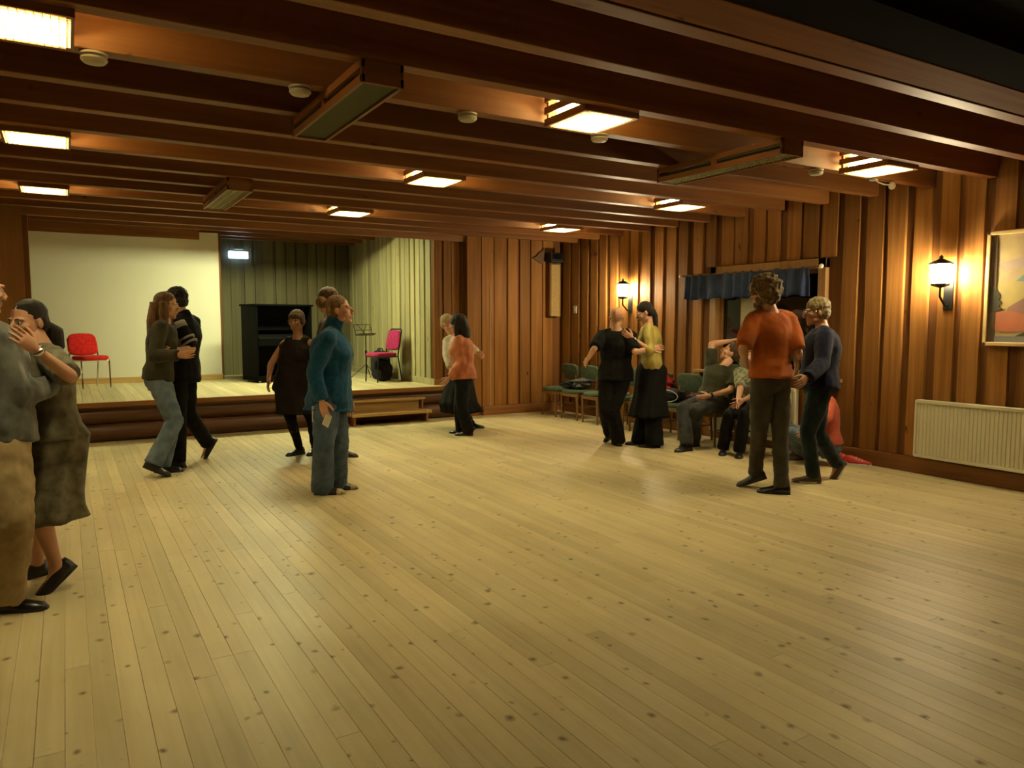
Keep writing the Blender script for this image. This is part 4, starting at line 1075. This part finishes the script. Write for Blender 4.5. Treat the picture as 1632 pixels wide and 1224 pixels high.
    # --- shoes
    if shoes:
        for s in 'LR':
            an = J['an' + s]; ft = J['ft' + s].normalized(); lt = ft.cross(Vector((0, 0, 1))).normalized(); up = lt.cross(ft)
            F = Matrix(((lt.x, ft.x, up.x, an.x), (lt.y, ft.y, up.y, an.y), (lt.z, ft.z, up.z, an.z), (0, 0, 0, 1))) @ Matrix.Scale(k, 4)
            hz = -.083
            def sec(y, w, h): return [F @ Vector((w*math.cos(q_), y, hz + (h*math.sin(q_) if math.sin(q_) > 0 else .012*math.sin(q_)*0))) for q_ in [2*math.pi*i/16 for i in range(16)]]
            m_ = MB().rings([sec(-.072, .018, .05), sec(-.062, .034, .085), sec(-.02, .038, shoes.get('top', .095)), sec(.03, .041, .080), sec(.08, .047, .058), sec(.13, .048, .045), sec(.17, .038, .036), sec(.19, .014, .02)])
            sh = put(m_, 'shoe', shoes['mat'])
            sl_ = MB().rings([[F @ Vector((x, y, z)) for x, y in ((-.03, -.07), (.03, -.07), (.038, -.02), (.042, .04), (.050, .11), (.034, .17), (.012, .192), (-.012, .192), (-.034, .17), (-.050, .11), (-.042, .04), (-.038, -.02))] for z in (hz - .002, hz + .014)])
            so = sl_.build('sole', shoes.get('sole', IRON), sh)
            if shoes.get('toe'):
                tc_ = MB().rings([sec(.125, .051, .049), sec(.155, .046, .043), sec(.18, .030, .032), sec(.196, .012, .018)])
                tc_.build('toe_cap', shoes['toe'], sh, smooth=True)
    # --- hair
    if hair:
        q = MB(); st_ = hair['style']; sc = hair.get('size', 1.0)
        tied = st_ in ('bun', 'pony')
        q.ball((0, -.019 if tied else -.022, .044), (.082*sc, (.096 if tied else .098)*sc, .084*sc), M=M)
        q.ball((0, -.045, -.005), (.078*sc, .070*sc, .075*sc), M=M)
        hd = V(J['head'])
        if st_ == 'bun':
            q.ball((0, -.135, .080), (.048, .046, .050), M=M); q.tube([(0, -.085, .050), (0, -.115, .068)], .034, 10, M=M)
        if st_ == 'fringe':
            q.ball((0, .045, .062), (.070, .048, .036), M=M)
            for s in (-1, 1): q.ball((s*.070, .0, .0), (.020, .05, .05), M=M)
        if st_ in ('bob', 'long'):
            dn = hair.get('drop', .16)
            for s in (-1, 1):
                p0 = M @ Vector((s*.062, -.012, .03)); 
                q.tube([p0, p0 - Vector((0, 0, .09*k)), p0 - Vector((0, 0, dn))], [.040*k, .044*k, .030*k], 12)
            p0 = M @ Vector((0, -.075, .02)); bk = -V(J['fs']) * .035
            q.tube([p0, p0 - Vector((0, 0, dn * .5)) + bk * .7, p0 - Vector((0, 0, dn)) + bk, p0 - Vector((0, 0, dn * 1.12)) + bk], [.075*k, .088*k, .080*k, .045*k], 14)
        if st_ == 'pony':
            p0 = M @ Vector((0, -.10, hair.get('pz', .01))); bk = -V(J['look']) * hair.get('back', .06); bk.z = 0; dn = hair.get('drop', .2)
            q.tube([p0, p0 + bk * .8 - Vector((0, 0, dn * .25)), p0 + bk - Vector((0, 0, dn * .7)), p0 + bk * .9 - Vector((0, 0, dn))], [.026*k, .044*k*hair.get('thick', 1), .036*k*hair.get('thick', 1), .012*k], 12)
        me = remesh(q, .0075 * k, 3)
        wrinkle(me, hair.get('amp', .0015 if tied else .003), hair.get('freq', 40), 3)
        put(me, 'hair', hair['mat'])
        if hair.get('beard'):
            q = MB(); q.ball((0, .045, -.085), (.050, .046, .038), M=M)
            for s in (-1, 1): q.ball((s*.050, .01, -.055), (.020, .035, .040), M=M)
            me = remesh(q, .0065, 2); wrinkle(me, .003, 60, 5); put(me, 'beard', hair['mat'])
    return root, put, J, M, k

def dark(c): return tuple(x * .6 for x in c)
H_BRN = hair_mat('brown', (.085, .042, .018), (.045, .022, .010)); H_BLK = hair_mat('black', (.016, .011, .009), (.008, .006, .005))
H_RED = hair_mat('sandy', (.20, .115, .055), (.11, .060, .028)); H_BLD = hair_mat('pale', (.48, .38, .20), (.32, .24, .12)); H_ASH = hair_mat('ash', (.24, .18, .09), (.13, .095, .045))
DENIM = cloth('blue_denim', (.080, .120, .185), (.050, .078, .128), scale=14)
DENIM2 = cloth('light_denim', (.125, .170, .225), (.080, .112, .155), scale=10)
DENIM3 = cloth('dark_denim', (.016, .026, .034), (.010, .016, .022), scale=10)
BLKC = cloth('black_cotton', (.006, .0055, .0055), (.003, .003, .003), scale=12, sheen=0)
BLKS = plain('black_leather', (.010, .009, .009), .3); BRNS = plain('brown_suede', (.10, .060, .040), .8); TANTOE = plain('tan_toe', (.42, .32, .18), .6)
SILV = plain('silver', (.7, .7, .68), .2, 1)

# woman in the teal sweater, looking to the right
r_, put, J, M, k = person('teal', 'woman in a long teal turtleneck sweater and flared jeans, standing alone', SK_FAIR,
    dict(mat=cloth('teal_wool', (.008, .070, .150), (.005, .046, .105), scale=40, bump=.5, sheen=.08), sleeve=.98, hem=-.30, loose=.036, off=.020, slw=.010, flare=.20, collar=.62, name='sweater', wr=.009),
    dict(mat=DENIM, knee=.084, hem=.098, thigh=.100, len=1.13), dict(mat=BLKS, toe=TANTOE), dict(style='bun', mat=H_RED, size=.99), girth=1.14, bust=1.15, gx=.84)
w = J['wrR']; hd = (w - J['elR']).normalized()
o = MB().box(-.006, .006, -.032, .032, -.05, .05, M=Matrix.Rotation(R(35), 4, 'Z') @ Matrix.Rotation(R(25), 4, 'X')).build('folded_paper', plain('white_paper', (.62, .60, .50), .7), bevel=.002)
o.location = w + hd * .165; tag(o, 'small folded white paper held in the hand of the woman in teal', 'paper')
# white shirt tail under the sweater
tl = MB(); c = J['hip'] - V(J['fs']) * .02 + (J['hpR'] - J['hpL']).normalized() * .175
fsx = V(J['fs']); rings_ = []
for t in (0, .5, 1):
    z = J['hip'].z - .10 - .13 * t; ww = .05 - .005 * t
    lt_ = (J['hpR'] - J['hpL']).normalized()
    rings_.append([Vector((c.x, c.y, z)) + fsx * (ww * a - .05) + lt_ * b for a, b in ((-1, -.02), (1, -.02), (1, .012 + .02 * t), (-1, .012 + .02 * t))])
put(tl.rings(rings_), 'shirt_tail', plain('white_cotton', (.60, .57, .47), .8), smooth=False)

person('piano', 'woman in a dark sleeveless dress dancing in front of the piano', SK_TAN,
    dict(mat=cloth('dark_brown_jersey', (.014, .009, .007), (.008, .006, .005), scale=12, sheen=0), sleeve=0, hem=-.20, loose=.02, name='dress_top'),
    dict(type='both', mat=BLKC, hem_z=.50, rx=.22, ry=.19, waist=.30, smat=MATS['dark_brown_jersey'], sname='dress_skirt', name='leggings', knee=.062, hem=.046, thigh=.085), dict(mat=BLKS), dict(style='fringe', mat=H_BRN, size=1.03), girth=1.08, bust=1.0)
person('tan', 'tall brown-haired man half hidden behind the woman in teal', SK_FAIR,
    dict(mat=cloth('grey_shirt', (.12, .11, .09), (.08, .075, .06)), sleeve=.9, hem=-.15), dict(mat=cloth('tan_chino', (.30, .23, .13), (.22, .165, .09), scale=10), knee=.074, hem=.07), dict(mat=BLKS), dict(style='short', mat=H_BRN, size=1.05), girth=.92)
person('coral', 'dark-haired woman in a coral blouse and black trousers, dancing by the steps', SK_MID,
    dict(mat=cloth('coral_satin', (.46, .155, .060), (.34, .105, .040), scale=9, rough=.6), sleeve=.97, hem=-.12, loose=.02, slw=.008, wr=.010, name='blouse'),
    dict(mat=BLKC, knee=.082, hem=.090, thigh=.098), dict(mat=BLKS), dict(style='bob', mat=H_BLK, drop=.19, size=1.22), girth=1.06, bust=1.0)
person('blond', 'fair-haired woman in a white top and black skirt behind the coral blouse', SK_FAIR,
    dict(mat=cloth('white_blouse', (.58, .54, .44), (.46, .42, .33)), sleeve=.95, hem=-.10, name='blouse'),
    dict(type='both', mat=BLKC, hem_z=.26, rx=.30, ry=.27, waist=.30, rip=.08, sname='skirt', name='tights', knee=.056, hem=.042, thigh=.08), dict(mat=BLKS), dict(style='short', mat=H_BLD, size=1.04), girth=.95)
person('bald', 'bald man in a black t-shirt and black trousers, seen from behind', SK_FAIR,
    dict(mat=cloth('black_tee', (.006, .0055, .0055), (.003, .003, .003), sheen=0), sleeve=.46, hem=-.14, loose=.02, slw=.014, name='t_shirt'), dict(mat=BLKC, knee=.086, hem=.090, thigh=.104, len=1.12), dict(mat=BLKS), None, girth=1.05, palms={'R': (-.3, -.2, 0)})
r_, put, J, M, k = person('yellow', 'dark-haired woman in a gold satin blouse and long black skirt', SK_FAIR,
    dict(mat=cloth('gold_satin', (.42, .34, .085), (.30, .235, .05), scale=7, rough=.42, bump=.1), sleeve=.62, hem=-.04, loose=.012, wr=.010, name='blouse'),
    dict(type='both', mat=BLKC, hem_z=.36, rx=.245, ry=.225, waist=.22, rip=.09, knee=.092, hem=.115, thigh=.10, len=1.15, sname='skirt'), dict(mat=BLKS), dict(style='pony', mat=H_BLK, drop=.34, back=.05, thick=.8, pz=.0), girth=.95, bust=1.0)
put(MB().tube([J['wrL'] + (J['elL'] - J['wrL']).normalized() * .02 + Vector((0, 0, .0)), J['wrL'] + (J['elL'] - J['wrL']).normalized() * .045], .034, 12), 'wristwatch', SILV)
r_, put, J, M, k = person('sman', 'seated man in an olive shirt with one arm raised over his head', SK_FAIR,
    dict(mat=cloth('olive_shirt', (.050, .050, .028), (.032, .033, .019), scale=8), sleeve=.42, hem=-.13, loose=.025, slw=.014), dict(mat=cloth('charcoal_denim', (.040, .042, .044), (.026, .028, .030), scale=9), knee=.078, hem=.076), dict(mat=BLKS), dict(style='short', mat=H_BRN, size=1.0), girth=1.10)
wv = (J['elL'] - J['wrL']).normalized()
wt = put(MB().tube([J['wrL'] + wv * .02, J['wrL'] + wv * .045], .036, 14), 'watch_strap', IRON)
person('swoman', 'seated woman in a grey-green knit top with hands clasped in her lap', SK_MID,
    dict(mat=cloth('grey_knit', (.26, .27, .18), (.10, .10, .07), scale=34, contrast=.10), sleeve=.45, hem=-.10, loose=.015, name='knit_top'), dict(mat=BLKC, knee=.074, hem=.07), dict(mat=BLKS), dict(style='bob', mat=H_BRN, drop=.14, size=1.03), girth=1.08, bust=1.0)
person('orange', 'tall curly-haired man in a burnt orange t-shirt, seen from behind', SK_MID,
    dict(mat=cloth('orange_tee', (.34, .080, .009), (.25, .054, .006), scale=6), sleeve=.46, hem=-.03, loose=.016, slw=.012, wr=.008, name='t_shirt'), dict(mat=cloth('grey_trousers', (.052, .042, .030), (.034, .028, .020), scale=9), knee=.068, hem=.060, thigh=.092), dict(mat=BLKS), dict(style='curly', mat=hair_mat('curly', (.13, .075, .025), (.06, .032, .012)), size=1.34, amp=.022, freq=24, beard=1), girth=1.0)
r_, put, J, M, k = person('navy', 'fair-haired dancer with glasses in a navy sweater, facing the man in orange', SK_MID,
    dict(mat=cloth('navy_wool', (.005, .006, .028), (.003, .004, .018), scale=20, sheen=.05), sleeve=1.0, hem=-.06, loose=.03, slw=.012, name='sweater'), dict(mat=DENIM3, knee=.070, hem=.062), dict(mat=BRNS, sole=WSOLE), dict(style='short', mat=H_ASH, size=1.06, amp=.007), girth=1.12)
gl = MB()
for s in (-1, 1):
    gl.tube([M @ Vector((s*.033 + .024*math.cos(a), .098, .002 + .018*math.sin(a))) for a in [2*math.pi*i/16 for i in range(16)]], .0022, 6, closed=True)
    gl.tube([M @ Vector((s*.056, .096, .006)), M @ Vector((s*.078, .03, .006)), M @ Vector((s*.080, -.01, .002))], .0022, 6)
gl.tube([M @ Vector((-.010, .100, .004)), M @ Vector((.010, .100, .004))], .0022, 6)
put(gl, 'glasses', SILV)
person('salmon', 'person in a salmon shirt sitting on the floor against the wall, behind the navy sweater', SK_FAIR,
    dict(mat=cloth('salmon_cotton', (.42, .085, .042), (.31, .060, .030), scale=8), sleeve=.9, hem=.03, loose=.01), dict(mat=DENIM2, knee=.074, hem=.07), dict(mat=BRNS), dict(style='short', mat=H_BRN), girth=1.0)
r_, put, J, M, k = person('nman', 'man in a grey sweater and khaki trousers, cut by the left edge', SK_FAIR,
    dict(mat=cloth('grey_wool', (.105, .108, .098), (.070, .074, .068), scale=16, sheen=.3), sleeve=1.0, hem=-.16, loose=.03, slw=.012, name='sweater', wr=.010),
    dict(mat=cloth('khaki_chino', (.36, .27, .145), (.27, .195, .10), scale=8), knee=.094, hem=.088, thigh=.108, wr=.010), dict(mat=BLKS), dict(style='short', mat=H_BLK), girth=1.08)
r_, put, J, M, k = person('nwoman', 'woman in a mottled grey dress with dark ponytail, hand on her partner\'s shoulder', SK_FAIR,
    dict(mat=cloth('grey_dress', (.20, .185, .135), (.085, .075, .045), scale=16, contrast=.2), sleeve=.44, hem=-.08, loose=.02, slw=.010, name='dress_top'),
    dict(type='skirt', mat=cloth('mottled_dress', (.16, .145, .095), (.055, .046, .024), scale=13, contrast=.16), hem_z=.40, rx=.20, ry=.19, waist=.30, rip=.10, sway=(.02, -.01, 0), sname='dress_skirt'), dict(mat=BLKS), dict(style='pony', mat=H_BLK, drop=.20, back=.07, thick=1.25, pz=-.02, size=.97), girth=1.0, bust=1.0, curl=.12)
wv = (J['elL'] - J['wrL']).normalized()
put(MB().tube([J['wrL'] + wv * .01, J['wrL'] + wv * .03], .033, 14), 'bracelet', SILV)
person('jeans', 'long-haired woman in a dark olive top and light jeans, dancing before the white panel', SK_FAIR,
    dict(mat=cloth('dark_olive_top', (.040, .034, .018), (.024, .021, .012), scale=9), sleeve=1.0, hem=-.04, loose=.014, slw=.006, wr=.008, name='top'), dict(mat=DENIM2, knee=.078, hem=.084, thigh=.096, waist=.20), dict(mat=BLKS), dict(style='long', mat=hair_mat('long', (.15, .075, .026), (.075, .036, .014)), drop=.36), girth=.95, bust=.95)
r_, put, J, M, k = person('black', 'dark-haired man in black with grey stripes on his sleeve, holding the long-haired woman', SK_FAIR,
    dict(mat=cloth('black_polo', (.006, .006, .008), (.003, .003, .005), sheen=0), sleeve=.5, hem=-.22, loose=.025, slw=.016, collar=.30, name='polo_shirt'), dict(mat=BLKC, knee=.078, hem=.076), dict(mat=BLKS), dict(style='short', mat=H_BLK, size=1.06, amp=.008), girth=.98)
STR = plain('grey_stripe', (.26, .255, .21), .8)
for u, t in ((.08, .10), (.62, .03), (.78, .03)):
    a = J['shL'].lerp(J['elL'], u); b = J['shL'].lerp(J['elL'], u + t * 2)
    put(MB().tube([a, b], [.093*k, .090*k], 18), 'sleeve_stripe', STR)
bpy.data.scenes.remove(TMP)
